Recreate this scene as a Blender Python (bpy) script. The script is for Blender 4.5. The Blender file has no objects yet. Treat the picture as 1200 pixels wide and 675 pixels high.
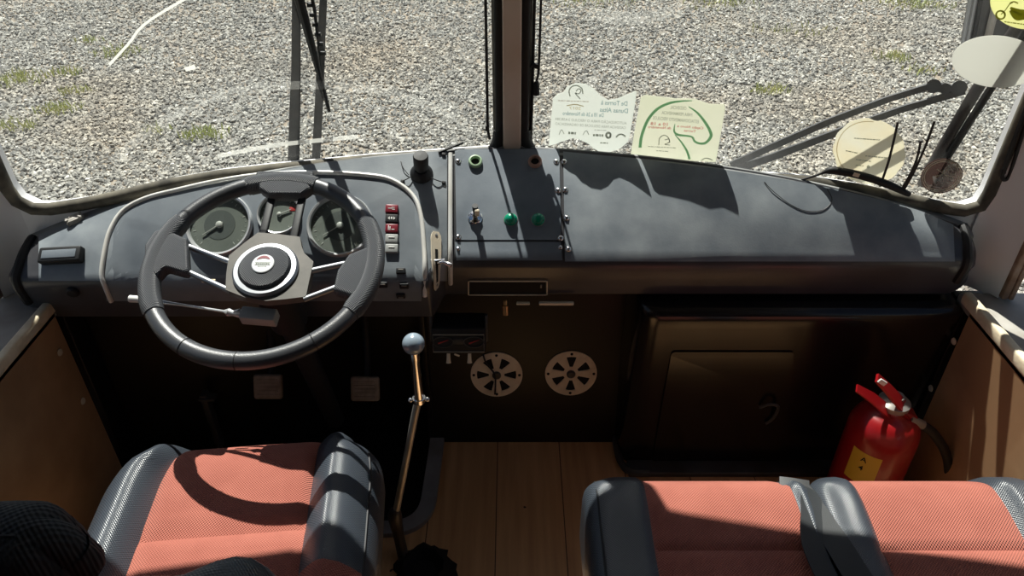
import bpy, bmesh, math, random
import numpy as np
from math import sin, cos, pi, radians, sqrt
from mathutils import Vector, Matrix
from mathutils.bvhtree import BVHTree
from mathutils.geometry import tessellate_polygon

random.seed(4); rng = np.random.default_rng(7)
sc = bpy.context.scene
COL = sc.collection
V = Vector

# ------------------------------------------------------------------ camera
F, PITCH, CH = 870.0, radians(35.0), 1.4
CAM = V((0, 0, CH))
def ray(px, py):
    u = (px - 600) / F; v = (py - 337.5) / F
    return V((u, cos(PITCH) - v * sin(PITCH), -sin(PITCH) - v * cos(PITCH)))
def at_y(px, py, y): d = ray(px, py); return CAM + d * (y / d.y)
def at_z(px, py, z): d = ray(px, py); return CAM + d * ((z - CH) / d.z)
def at_x(px, py, x): d = ray(px, py); return CAM + d * (x / d.x)
def on_plane(px, py, p, n):
    d = ray(px, py); return CAM + d * ((V(p) - CAM).dot(n) / d.dot(n))
cam = bpy.data.cameras.new('camera'); co = bpy.data.objects.new('camera', cam); COL.objects.link(co)
cam.sensor_width = 36; cam.lens = F / 1200 * 36; cam.clip_start = .02
co.location = CAM; co.rotation_euler = (pi / 2 - PITCH, 0, 0); sc.camera = co

# ------------------------------------------------------------------ materials
def mat(name, c, rough=.5, metal=0, c2=None, nscale=8, ncut=(.35, .65), bump=0, bscale=200, spec=.5, coat=0, sheen=0, weave=0, wk=1500, detail=5):
    m = bpy.data.materials.new(name); m.use_nodes = True
    nt = m.node_tree; N = nt.nodes; L = nt.links; b = N['Principled BSDF']
    b.inputs['Base Color'].default_value = (*c, 1); b.inputs['Roughness'].default_value = rough
    b.inputs['Metallic'].default_value = metal; b.inputs['Specular IOR Level'].default_value = spec
    b.inputs['Coat Weight'].default_value = coat; b.inputs['Sheen Weight'].default_value = sheen
    tc = N.new('ShaderNodeTexCoord')
    colsock = None
    if c2 is not None:
        n = N.new('ShaderNodeTexNoise'); n.inputs['Scale'].default_value = nscale; n.inputs['Detail'].default_value = detail
        L.new(tc.outputs['Object'], n.inputs['Vector'])
        r = N.new('ShaderNodeValToRGB'); r.color_ramp.elements[0].position, r.color_ramp.elements[1].position = ncut
        r.color_ramp.elements[0].color = (*c, 1); r.color_ramp.elements[1].color = (*c2, 1)
        L.new(n.outputs['Fac'], r.inputs['Fac']); colsock = r.outputs['Color']
        L.new(colsock, b.inputs['Base Color'])
    if bump:
        if weave:
            sx = N.new('ShaderNodeSeparateXYZ'); L.new(tc.outputs['Object'], sx.inputs[0])
            outs = []
            for ax in 'XY':
                mu = N.new('ShaderNodeMath'); mu.operation = 'MULTIPLY'; mu.inputs[1].default_value = wk
                L.new(sx.outputs[ax], mu.inputs[0])
                s = N.new('ShaderNodeMath'); s.operation = 'SINE'; L.new(mu.outputs[0], s.inputs[0]); outs.append(s)
            pr = N.new('ShaderNodeMath'); pr.operation = 'MULTIPLY'
            L.new(outs[0].outputs[0], pr.inputs[0]); L.new(outs[1].outputs[0], pr.inputs[1])
            h = pr.outputs[0]
            if weave > 1:      # perforation dots have their own darker thread colour
                mr = N.new('ShaderNodeMapRange'); mr.inputs['From Min'].default_value = .1; mr.inputs['From Max'].default_value = .8
                mr.inputs['To Min'].default_value = 0; mr.inputs['To Max'].default_value = .42
                L.new(h, mr.inputs[0])
                mx = N.new('ShaderNodeMix'); mx.data_type = 'RGBA'; mx.inputs['A'].default_value = (*c, 1)
                mx.inputs['B'].default_value = (c[0] * .35, c[1] * .3, c[2] * .3, 1)
                if colsock: L.new(colsock, mx.inputs['A'])
                L.new(mr.outputs[0], mx.inputs['Factor']); L.new(mx.outputs['Result'], b.inputs['Base Color'])
        else:
            n2 = N.new('ShaderNodeTexNoise'); n2.inputs['Scale'].default_value = bscale; n2.inputs['Detail'].default_value = 3
            L.new(tc.outputs['Object'], n2.inputs['Vector']); h = n2.outputs['Fac']
        bp = N.new('ShaderNodeBump'); bp.inputs['Strength'].default_value = bump; bp.inputs['Distance'].default_value = .002
        L.new(h, bp.inputs['Height']); L.new(bp.outputs[0], b.inputs['Normal'])
    return m

M = {}
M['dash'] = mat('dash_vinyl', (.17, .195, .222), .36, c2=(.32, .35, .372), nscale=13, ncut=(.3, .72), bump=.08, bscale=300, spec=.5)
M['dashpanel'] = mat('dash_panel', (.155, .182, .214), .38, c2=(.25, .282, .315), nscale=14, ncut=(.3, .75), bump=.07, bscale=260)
M['inst'] = mat('instrument_panel', (.135, .156, .18), .42, c2=(.21, .235, .258), nscale=9, bump=.05)
M['blackpaint'] = mat('black_paint', (.006, .005, .005), .4, c2=(.01, .008, .008), nscale=6, bump=.15, bscale=30, spec=.4)
M['blackgloss'] = mat('black_gloss', (.007, .0065, .007), .2, c2=(.012, .01, .01), nscale=5, bump=.06, bscale=20, spec=.5)
M['rubber'] = mat('rubber', (.012, .012, .013), .6, bump=.1)
M['rubberdust'] = mat('dusty_rubber', (.05, .045, .036), .8, c2=(.2, .18, .135), nscale=22, ncut=(.35, .7))
M['blackplast'] = mat('black_plastic', (.018, .019, .021), .55, bump=.06, spec=.3)
M['leather'] = mat('wheel_leather', (.068, .072, .08), .42, bump=.5, weave=1, wk=1900, spec=.6)
M['leathersm'] = mat('wheel_leather_smooth', (.055, .058, .065), .36, bump=.2, bscale=600, spec=.6)
M['hubbrown'] = mat('hub_plate', (.075, .07, .06), .6, c2=(.115, .105, .09), nscale=25, bump=.05)
M['alu'] = mat('aluminium', (.36, .375, .4), .45, 1, bump=.03, bscale=90)
M['chrome'] = mat('chrome', (.85, .85, .86), .12, 1)
M['trimmetal'] = mat('trim_metal', (.86, .86, .83), .38, .2, c2=(.72, .7, .64), nscale=18)
M['dull'] = mat('dull_steel', (.45, .43, .4), .42, .55, c2=(.32, .3, .27), nscale=20)
M['bezel'] = mat('bezel_chrome', (.75, .77, .78), .25, .5)
M['rimgrey'] = mat('rim_grey', (.3, .3, .31), .5, c2=(.2, .19, .18), nscale=12)
M['dialink'] = mat('dial_ink', (.5, .5, .47), .5)
M['fascia_shaded'] = mat('shaded_fascia_vinyl', (.05, .05, .056), .3, c2=(.075, .076, .082), nscale=10, bump=.06, bscale=200)  # glossier vinyl, darker than the dash; shade below the fold put into colour
M['brass'] = mat('brass', (.55, .38, .17), .35, 1)
M['ivory'] = mat('cream_metal', (.85, .76, .6), .45, 0, c2=(.72, .62, .47), nscale=30)
M['dial'] = mat('dial_face', (.14, .152, .138), .5, c2=(.185, .2, .178), nscale=14)
M['dialdark'] = mat('dial_inner', (.09, .1, .095), .5)
M['white'] = mat('white_mark', (.75, .75, .72), .5)
M['red'] = mat('red_plastic', (.2, .012, .025), .35)
M['redmark'] = mat('red_mark', (.5, .03, .03), .5)
M['greybtn'] = mat('grey_plastic', (.36, .37, .36), .45)
M['green'] = mat('green_lens', (.0, .27, .15), .25, coat=.4)
M['greenring'] = mat('green_ring', (.36, .5, .32), .4)
M['brownring'] = mat('brown_ring', (.42, .24, .18), .4)
M['hole'] = mat('dark_hole', (.004, .004, .004), .8)
M['orange'] = mat('orange_fabric', (.5, .15, .102), .75, c2=(.43, .12, .08), nscale=16, bump=.6, weave=2, wk=1300, sheen=.15)
M['bolster'] = mat('charcoal_vinyl', (.05, .06, .075), .3, bump=.3, weave=1, wk=1500, spec=.9)
M['bolstersm'] = mat('charcoal_vinyl_smooth', (.032, .036, .045), .36, bump=.1, bscale=500)
M['mesh'] = mat('dark_mesh_fabric', (.02, .024, .028), .7, bump=.7, weave=2, wk=900)
M['webbing'] = mat('belt_webbing', (.028, .031, .034), .45, bump=.3, weave=1, wk=2600)
M['stitch'] = mat('stitching', (.012, .013, .016), .6)
M['ply'] = mat('plywood', (.6, .38, .21), .55, c2=(.36, .21, .11), nscale=3.5, ncut=(.38, .62), bump=.1, bscale=60)
M['plyedge'] = mat('plywood_edge', (.85, .74, .55), .75, c2=(.66, .54, .36), nscale=28, ncut=(.35, .7), bump=.3, bscale=120)
M['sill'] = mat('sill_paint', (.46, .44, .4), .65, c2=(.3, .27, .23), nscale=9, ncut=(.4, .65), bump=.1, bscale=50)
M['pillar'] = mat('grey_paint', (.84, .84, .86), .5, c2=(.88, .88, .9), nscale=5, bump=.05, bscale=40)
M['cpillar'] = mat('brown_paint', (.72, .58, .49), .5, c2=(.58, .43, .33), nscale=5)
M['rust'] = mat('rusty_strip', (.36, .26, .2), .6, c2=(.2, .1, .05), nscale=30)
M['frame'] = mat('frame_paint', (.33, .34, .34), .6, c2=(.24, .24, .23), nscale=12)
M['roof'] = mat('ceiling_lining', (.2, .18, .16), .8)
M['extred'] = mat('extinguisher_red', (.3, .006, .009), .35, coat=.15)
M['yellow'] = mat('label_yellow', (.62, .42, .03), .5)
M['paleknob'] = mat('pale_blue_knob', (.34, .42, .5), .2, .2, coat=.5)
M['pedal'] = mat('pedal_rubber', (.34, .28, .22), .6, c2=(.22, .18, .14), nscale=60)
M['wiper'] = mat('wiper_grey', (.04, .042, .044), .5, c2=(.075, .075, .075), nscale=30)
M['wiperblk'] = mat('wiper_black', (.018, .02, .022), .5)
M['bracket'] = mat('bracket_brown', (.03, .024, .023), .45, c2=(.09, .07, .06), nscale=20, ncut=(.5, .8))
M['grime'] = mat('grimy_steel', (.08, .085, .09), .45, .3, c2=(.05, .045, .04), nscale=10)

def wood_floor():
    m = bpy.data.materials.new('floor_boards'); m.use_nodes = True
    nt = m.node_tree; N = nt.nodes; L = nt.links; b = N['Principled BSDF']; b.inputs['Roughness'].default_value = .5
    tc = N.new('ShaderNodeTexCoord'); sx = N.new('ShaderNodeSeparateXYZ'); L.new(tc.outputs['Object'], sx.inputs[0])
    a = N.new('ShaderNodeMath'); a.operation = 'MULTIPLY_ADD'; a.inputs[1].default_value = 1 / .155; a.inputs[2].default_value = 10.24
    L.new(sx.outputs['X'], a.inputs[0])
    fl = N.new('ShaderNodeMath'); fl.operation = 'FLOOR'; L.new(a.outputs[0], fl.inputs[0])
    fr = N.new('ShaderNodeMath'); fr.operation = 'FRACT'; L.new(a.outputs[0], fr.inputs[0])
    wn = N.new('ShaderNodeTexWhiteNoise'); wn.noise_dimensions = '1D'; L.new(fl.outputs[0], wn.inputs['W'])
    mp = N.new('ShaderNodeMapping'); mp.inputs['Scale'].default_value = (26, 1.6, 1); L.new(tc.outputs['Object'], mp.inputs[0])
    n = N.new('ShaderNodeTexNoise'); n.inputs['Scale'].default_value = 2.2; n.inputs['Detail'].default_value = 6; L.new(mp.outputs[0], n.inputs['Vector'])
    ad = N.new('ShaderNodeMath'); ad.operation = 'MULTIPLY_ADD'; ad.inputs[1].default_value = .3; L.new(wn.outputs['Value'], ad.inputs[0]); L.new(n.outputs['Fac'], ad.inputs[2])
    r = N.new('ShaderNodeValToRGB'); e = r.color_ramp.elements; e[0].position = .35; e[1].position = .95
    e[0].color = (.52, .27, .12, 1); e[1].color = (.75, .44, .21, 1); L.new(ad.outputs[0], r.inputs['Fac'])
    gp = N.new('ShaderNodeMath'); gp.operation = 'LESS_THAN'; gp.inputs[1].default_value = .014; L.new(fr.outputs[0], gp.inputs[0])
    sp = N.new('ShaderNodeTexNoise'); sp.inputs['Scale'].default_value = 14; sp.inputs['Detail'].default_value = 2; L.new(tc.outputs['Object'], sp.inputs['Vector'])
    st = N.new('ShaderNodeMath'); st.operation = 'GREATER_THAN'; st.inputs[1].default_value = .74; L.new(sp.outputs['Fac'], st.inputs[0])
    mxm = N.new('ShaderNodeMath'); mxm.operation = 'MAXIMUM'; L.new(gp.outputs[0], mxm.inputs[0]); L.new(st.outputs[0], mxm.inputs[1])
    mx = N.new('ShaderNodeMix'); mx.data_type = 'RGBA'; L.new(mxm.outputs[0], mx.inputs['Factor'])
    L.new(r.outputs['Color'], mx.inputs['A']); mx.inputs['B'].default_value = (.06, .025, .012, 1)
    L.new(mx.outputs['Result'], b.inputs['Base Color']); return m
M['floor'] = wood_floor()

def stone_mat():
    m = bpy.data.materials.new('crushed_stone'); m.use_nodes = True
    nt = m.node_tree; N = nt.nodes; L = nt.links; b = N['Principled BSDF']; b.inputs['Roughness'].default_value = .85
    at = N.new('ShaderNodeAttribute'); at.attribute_name = 'tint'
    r = N.new('ShaderNodeValToRGB'); e = r.color_ramp.elements
    e[0].position = 0; e[0].color = (.13, .13, .12, 1); e[1].position = 1; e[1].color = (.88, .87, .8, 1)
    for p, c in ((.3, (.27, .267, .245, 1)), (.65, (.45, .44, .395, 1)), (.87, (.6, .58, .51, 1))):
        x = e.new(p); x.color = c
    L.new(at.outputs['Fac'], r.inputs['Fac'])
    tc = N.new('ShaderNodeTexCoord'); n = N.new('ShaderNodeTexNoise'); n.inputs['Scale'].default_value = .55; n.inputs['Detail'].default_value = 4
    L.new(tc.outputs['Object'], n.inputs['Vector'])
    mr = N.new('ShaderNodeMapRange'); mr.inputs['From Min'].default_value = .48; mr.inputs['From Max'].default_value = .72; mr.inputs['To Max'].default_value = .5
    L.new(n.outputs['Fac'], mr.inputs[0])
    mx = N.new('ShaderNodeMix'); mx.data_type = 'RGBA'; mx.blend_type = 'MULTIPLY'; mx.inputs['B'].default_value = (1.0, .82, .62, 1)
    L.new(mr.outputs[0], mx.inputs['Factor']); L.new(r.outputs['Color'], mx.inputs['A']); L.new(mx.outputs['Result'], b.inputs['Base Color'])
    return m
M['stone'] = stone_mat()
M['earth'] = mat('ground_earth', (.2, .185, .16), .9, c2=(.3, .25, .19), nscale=1.2, bump=.5, bscale=60)
M['grass'] = mat('grass_blades', (.4, .46, .14), .6, c2=(.52, .5, .2), nscale=5)

def glass(name, dust):
    m = bpy.data.materials.new(name); m.use_nodes = True
    nt = m.node_tree; N = nt.nodes; L = nt.links; N.remove(N['Principled BSDF']); out = N['Material Output']
    tr = N.new('ShaderNodeBsdfTransparent'); tr.inputs[0].default_value = (.97, .985, .975, 1)
    gl = N.new('ShaderNodeBsdfGlossy'); gl.inputs['Roughness'].default_value = .02
    fr = N.new('ShaderNodeFresnel'); fr.inputs['IOR'].default_value = 1.3
    ge = N.new('ShaderNodeNewGeometry'); su = N.new('ShaderNodeMath'); su.operation = 'SUBTRACT'; su.inputs[0].default_value = 1; L.new(ge.outputs['Backfacing'], su.inputs[1])
    mf = N.new('ShaderNodeMath'); mf.operation = 'MULTIPLY'; L.new(fr.outputs[0], mf.inputs[0]); L.new(su.outputs[0], mf.inputs[1])
    m1 = N.new('ShaderNodeMixShader'); L.new(mf.outputs[0], m1.inputs[0]); L.new(tr.outputs[0], m1.inputs[1]); L.new(gl.outputs[0], m1.inputs[2])
    df = N.new('ShaderNodeBsdfTranslucent'); df.inputs[0].default_value = (.8, .8, .76, 1)
    m2 = N.new('ShaderNodeMixShader'); L.new(m1.outputs[0], m2.inputs[1]); L.new(df.outputs[0], m2.inputs[2])
    if dust:
        tc = N.new('ShaderNodeTexCoord')
        # film of dust, with the two arcs the wiper left
        n = N.new('ShaderNodeTexNoise'); n.inputs['Scale'].default_value = 5; n.inputs['Detail'].default_value = 7; L.new(tc.outputs['Object'], n.inputs['Vector'])
        mr = N.new('ShaderNodeMapRange'); mr.inputs['From Min'].default_value = .35; mr.inputs['From Max'].default_value = .75
        mr.inputs['To Min'].default_value = dust * .5; mr.inputs['To Max'].default_value = dust * 1.5; L.new(n.outputs['Fac'], mr.inputs[0])
        L.new(mr.outputs[0], m2.inputs[0])
    else: m2.inputs[0].default_value = .0
    L.new(m2.outputs[0], out.inputs[0]); return m
M['glass'] = glass('windscreen_glass', .014)
M['clear'] = glass('clear_glass', 0)
M['dust'] = None
def dustfilm(name, a):
    m = bpy.data.materials.new(name); m.use_nodes = True
    nt = m.node_tree; N = nt.nodes; L = nt.links; N.remove(N['Principled BSDF']); out = N['Material Output']
    tr = N.new('ShaderNodeBsdfTransparent'); df = N.new('ShaderNodeBsdfTranslucent'); df.inputs[0].default_value = (.85, .85, .8, 1)
    mx = N.new('ShaderNodeMixShader'); mx.inputs[0].default_value = a
    L.new(tr.outputs[0], mx.inputs[1]); L.new(df.outputs[0], mx.inputs[2]); L.new(mx.outputs[0], out.inputs[0]); return m
M['dust'] = dustfilm('dust_streak', .3); M['dust2'] = dustfilm('dust_smear', .06); M['scratch'] = dustfilm('glass_scratch', .75)

def paper(name, c, tl=.5, alpha=1.0, c2=None):
    m = bpy.data.materials.new(name); m.use_nodes = True
    nt = m.node_tree; N = nt.nodes; L = nt.links; N.remove(N['Principled BSDF']); out = N['Material Output']
    d = N.new('ShaderNodeBsdfDiffuse'); t = N.new('ShaderNodeBsdfTranslucent'); mx = N.new('ShaderNodeMixShader'); mx.inputs[0].default_value = tl
    for s in (d, t): s.inputs[0].default_value = (*c, 1)
    if c2:
        tc = N.new('ShaderNodeTexCoord'); n = N.new('ShaderNodeTexNoise'); n.inputs['Scale'].default_value = 16; n.inputs['Detail'].default_value = 4
        L.new(tc.outputs['Object'], n.inputs['Vector']); r = N.new('ShaderNodeValToRGB')
        r.color_ramp.elements[0].position = .35; r.color_ramp.elements[1].position = .68
        r.color_ramp.elements[0].color = (*c, 1); r.color_ramp.elements[1].color = (*c2, 1); L.new(n.outputs['Fac'], r.inputs[0])
        for s in (d, t): L.new(r.outputs[0], s.inputs[0])
    L.new(d.outputs[0], mx.inputs[1]); L.new(t.outputs[0], mx.inputs[2]); last = mx
    if alpha < 1:
        tr = N.new('ShaderNodeBsdfTransparent'); m2 = N.new('ShaderNodeMixShader'); m2.inputs[0].default_value = alpha
        L.new(tr.outputs[0], m2.inputs[1]); L.new(mx.outputs[0], m2.inputs[2]); last = m2
    L.new(last.outputs[0], out.inputs[0]); return m
M['pwhite'] = paper('sticker_white', (.9, .92, .88), .8)
M['pcream'] = paper('sticker_cream', (.87, .88, .77), .8, c2=(.9, .9, .8))
M['pround'] = paper('sticker_ivory', (.93, .915, .82), .82, c2=(.93, .88, .73))
M['poval'] = paper('sticker_pale_green', (.9, .9, .85), .76)
M['pyellow'] = paper('sticker_yellow', (.97, .97, .62), .85)
M['pstamp'] = paper('stamp_brown', (.16, .1, .085), .5, .72)
M['ink'] = paper('ink_blue_grey', (.42, .55, .57), .7); M['inkgrey'] = paper('ink_grey', (.58, .6, .56), .7)
M['inkgreen'] = paper('ink_green', (.48, .72, .55), .75); M['inkred'] = paper('ink_red', (.78, .3, .28), .7)
M['inkolive'] = paper('ink_olive', (.45, .45, .1), .7); M['inkgold'] = paper('ink_gold', (.8, .72, .52), .7); M['inkpale'] = paper('ink_pale', (.85, .78, .72), .7)

# ------------------------------------------------------------------ mesh builders (verts, faces) in world space
class MB:
    def __init__(s): s.v = []; s.f = []
    def add(s, vf, mx=None):
        v, f = vf; o = len(s.v)
        s.v += [(mx @ V(p)) if mx else V(p) for p in v]; s.f += [[i + o for i in q] for q in f]; return s
def xf(vf, mx): return [mx @ V(p) for p in vf[0]], vf[1]
def join(*a):
    m = MB()
    for x in a: m.add(x)
    return m.v, m.f

def rbox(hx, hy, hz, r, n=4, seg=(2, 2, 2)):
    """rounded box about the origin: subdivided cube, corners pulled onto radius r"""
    def axis(h, s):
        t = [-h + r * (1 - cos(pi / 2 * i / n)) for i in range(n)]
        mid = [(-h + r) + (2 * h - 2 * r) * i / s for i in range(s + 1)]
        return t + mid + [-q for q in reversed(t)]
    ax, ay, az = axis(hx, seg[0]), axis(hy, seg[1]), axis(hz, seg[2])
    idx = {}; v = []; f = []
    def vid(i, j, k):
        if (i, j, k) not in idx:
            p = V((ax[i], ay[j], az[k]))
            q = V((min(max(p.x, -hx + r), hx - r), min(max(p.y, -hy + r), hy - r), min(max(p.z, -hz + r), hz - r)))
            d = p - q
            if d.length > 1e-9: p = q + d.normalized() * r
            idx[(i, j, k)] = len(v); v.append(p)
        return idx[(i, j, k)]
    X, Y, Z = len(ax) - 1, len(ay) - 1, len(az) - 1
    for i in range(X):
        for j in range(Y):
            f.append([vid(i, j, 0), vid(i, j + 1, 0), vid(i + 1, j + 1, 0), vid(i + 1, j, 0)])
            f.append([vid(i, j, Z), vid(i + 1, j, Z), vid(i + 1, j + 1, Z), vid(i, j + 1, Z)])
    for i in range(X):
        for k in range(Z):
            f.append([vid(i, 0, k), vid(i + 1, 0, k), vid(i + 1, 0, k + 1), vid(i, 0, k + 1)])
            f.append([vid(i, Y, k), vid(i, Y, k + 1), vid(i + 1, Y, k + 1), vid(i + 1, Y, k)])
    for j in range(Y):
        for k in range(Z):
            f.append([vid(0, j, k), vid(0, j, k + 1), vid(0, j + 1, k + 1), vid(0, j + 1, k)])
            f.append([vid(X, j, k), vid(X, j + 1, k), vid(X, j + 1, k + 1), vid(X, j, k + 1)])
    return v, f
def boxat(c, h, r=.003, rot=None, n=2):
    mx = Matrix.Translation(V(c))
    if rot is not None: mx = mx @ (rot if isinstance(rot, Matrix) else Matrix.Rotation(rot[0], 4, rot[1]))
    return xf(rbox(h[0], h[1], h[2], min(r, .98 * min(h)), n, (1, 1, 1)), mx)

def smooth_path(pts, k=6, closed=False):
    pts = [V(p) for p in pts]; n = len(pts); out = []
    for i in range(n if closed else n - 1):
        p1, p2 = pts[i], pts[(i + 1) % n]
        p0 = pts[i - 1] if (i > 0 or closed) else p1; p3 = pts[(i + 2) % n] if (i + 2 < n or closed) else p2
        for j in range(k):
            t = j / k
            out.append(.5 * ((2 * p1) + (p2 - p0) * t + (2 * p0 - 5 * p1 + 4 * p2 - p3) * t * t + (3 * p1 - p0 - 3 * p2 + p3) * t ** 3))
    if not closed: out.append(pts[-1])
    return out
def tube(pts, r, seg=10, closed=False, caps=True, flat=None, up=None):
    """swept tube; r a number or list; flat=(a,b) gives an elliptical section with b along `up`"""
    pts = [V(p) for p in pts]; n = len(pts); v = []; f = []
    R = r if isinstance(r, (list, tuple)) else [r] * n
    prev = None
    for i, p in enumerate(pts):
        if closed: t = pts[(i + 1) % n] - pts[i - 1]
        else: t = pts[min(i + 1, n - 1)] - pts[max(i - 1, 0)]
        t = t.normalized() if t.length > 1e-12 else V((0, 0, 1))
        if up is not None:
            uu = up[i] if isinstance(up, list) else up
            b = V(uu) - V(uu).dot(t) * t
            b.normalize(); a = t.cross(b)
        else:
            if prev is None: a = t.cross(V((0, 0, 1)) if abs(t.z) < .9 else V((1, 0, 0))).normalized()
            else: a = (prev - prev.dot(t) * t).normalized()
            prev = a; b = t.cross(a)
        fa, fb = flat if flat else (1, 1)
        for j in range(seg):
            q = 2 * pi * j / seg; v.append(p + a * (R[i] * fa * cos(q)) + b * (R[i] * fb * sin(q)))
    for i in range(n if closed else n - 1):
        for j in range(seg):
            a0, a1 = i * seg + j, i * seg + (j + 1) % seg; b0, b1 = ((i + 1) % n) * seg + j, ((i + 1) % n) * seg + (j + 1) % seg
            f.append([a0, a1, b1, b0])
    if caps and not closed: f += [list(range(seg))[::-1], list(range((n - 1) * seg, n * seg))]
    return v, f
def lathe(prof, seg=32, cap=True):
    """profile [(r,z)] turned about z"""
    v = []; f = []; n = len(prof)
    for r, z in prof:
        for j in range(seg): v.append(V((r * cos(2 * pi * j / seg), r * sin(2 * pi * j / seg), z)))
    for i in range(n - 1):
        for j in range(seg): f.append([i * seg + j, i * seg + (j + 1) % seg, (i + 1) * seg + (j + 1) % seg, (i + 1) * seg + j])
    if cap: f += [list(range(seg))[::-1], list(range((n - 1) * seg, n * seg))]
    return v, f
def prism(poly, z0, z1):
    """extruded flat outline [(x,y)]"""
    n = len(poly); v = [V((x, y, z0)) for x, y in poly] + [V((x, y, z1)) for x, y in poly]
    tri = tessellate_polygon([[V((x, y, 0)) for x, y in poly]])
    f = [list(t) for t in tri] + [[i + n for i in t] for t in tri] + [[i, (i + 1) % n, (i + 1) % n + n, i + n] for i in range(n)]
    return v, f
def loft(rows, thick=None):
    """rows of points -> grid"""
    v = [V(p) for r in rows for p in r]; m = len(rows[0])
    f = [[i * m + j, i * m + j + 1, (i + 1) * m + j + 1, (i + 1) * m + j] for i in range(len(rows) - 1) for j in range(m - 1)]
    return v, f
def slab(rows, off):
    """a grid given thickness off (a vector or one per vertex)"""
    v, f = loft(rows); n = len(v); R, m = len(rows), len(rows[0])
    o = off if isinstance(off, list) else [V(off)] * n
    v2 = v + [v[i] + o[i] for i in range(n)]
    edge = [i for i in range(m)] + [i * m + m - 1 for i in range(1, R)] + [(R - 1) * m + j for j in range(m - 2, -1, -1)] + [i * m for i in range(R - 2, 0, -1)]
    f2 = f + [[i + n for i in q[::-1]] for q in f] + [[edge[k], edge[(k + 1) % len(edge)], edge[(k + 1) % len(edge)] + n, edge[k] + n] for k in range(len(edge))]
    return v2, f2
def rpoly(pts, rad, k=6):
    """polygon with rounded corners (2-D)"""
    out = []; n = len(pts); R = rad if isinstance(rad, (list, tuple)) else [rad] * n
    for i in range(n):
        p = V((*pts[i], 0)); a = V((*pts[i - 1], 0)) - p; b = V((*pts[(i + 1) % n], 0)) - p
        if R[i] <= 0: out.append((p.x, p.y)); continue
        an = a.angle(b); d = min(R[i] / math.tan(an / 2), a.length * .49, b.length * .49)
        p0 = p + a.normalized() * d; p2 = p + b.normalized() * d
        for j in range(k + 1):
            t = j / k; q = p0 * (1 - t) ** 2 + p * 2 * t * (1 - t) + p2 * t * t; out.append((q.x, q.y))
    return out
def frame_at(p, n, up=(0, 1, 0)):
    n = V(n).normalized(); u = V(up); u = (u - u.dot(n) * n).normalized(); r = u.cross(n)
    return Matrix(((r.x, u.x, n.x, p[0]), (r.y, u.y, n.y, p[1]), (r.z, u.z, n.z, p[2]), (0, 0, 0, 1)))
def ribbon(pts, w, n, th):
    """flat strip of half width w along pts on normal n"""
    pts = [V(p) for p in pts]; rows = []
    W = w if isinstance(w, list) else [w] * len(pts)
    for i, p in enumerate(pts):
        t = (pts[min(i + 1, len(pts) - 1)] - pts[max(i - 1, 0)]).normalized()
        nn = n[i] if isinstance(n, list) else V(n); s = t.cross(nn).normalized(); rows.append([p - s * W[i], p + s * W[i]])
    nn = [V(n[i // 2] if isinstance(n, list) else n) * th for i in range(2 * len(pts))]
    return slab(rows, nn)
def text_geo(s, size=1.0):
    c = bpy.data.curves.new('t', 'FONT'); c.body = s; c.align_x = 'CENTER'; c.align_y = 'CENTER'; c.size = size; c.resolution_u = 2; c.offset = .018 * size
    o = bpy.data.objects.new('t', c); me = o.to_mesh()
    v = [V(p.co) for p in me.vertices]; f = [list(p.vertices) for p in me.polygons]
    o.to_mesh_clear(); bpy.data.objects.remove(o); bpy.data.curves.remove(c); return v, f

# ------------------------------------------------------------------ object makers
ORI = {}
def link(name, me): o = bpy.data.objects.new(name, me); COL.objects.link(o); return o
def obj(name, vf, m, parent=None, smooth=True, angle=40, loc=None):
    org = ORI[parent.name] if parent else V(loc or (0, 0, 0))
    me = bpy.data.meshes.new(name); me.from_pydata([tuple(V(p) - org) for p in vf[0]], [], vf[1])
    bm = bmesh.new(); bm.from_mesh(me); bmesh.ops.recalc_face_normals(bm, faces=bm.faces); bm.to_mesh(me); bm.free()
    if smooth:
        me.polygons.foreach_set('use_smooth', [True] * len(me.polygons)); me.set_sharp_from_angle(angle=radians(angle))
    me.materials.append(M[m]); o = link(name, me)
    if parent: o.parent = parent
    else: o.location = org
    ORI[o.name] = org; return o
def thing(name, label, cat, loc=(0, 0, 0), group=None):
    o = bpy.data.objects.new(name, None); COL.objects.link(o); o.location = loc; o.empty_display_size = .05
    ORI[o.name] = V(loc); return tag(o, label, cat, group)
def tag(o, label, cat, group=None, kind=None):
    o['label'] = label; o['category'] = cat
    if group: o['group'] = group
    if kind: o['kind'] = kind
    return o
def struct(name, vf, m, label=None, **k):
    o = obj(name, vf, m, **k); o['kind'] = 'structure'
    if label: o['label'] = label
    return o

# ------------------------------------------------------------------ bus shape functions
def sstep(a, b, x): t = min(max((x - a) / (b - a), 0), 1); return t * t * (3 - 2 * t)
def yU(x): return 1.449 - .1714 * (sqrt(x * x + .0036) - .04)
def zU(x): return .748 - .1 * (min(abs(x), 1.0) / .89) ** 2.8
def yG(x): return 1.482 - .1714 * abs(x)               # windscreen plane
GN = V((-.1714, -1, 0)).normalized()                   # inward normal of the right pane
GP = V((0, 1.482, 0))
GNL = V((.1714, -1, 0)).normalized()
def WR(px, py, off=0): return on_plane(px, py, GP + GN * off, GN)
def WL(px, py, off=0): return on_plane(px, py, GP + GNL * off, GNL)

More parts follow.
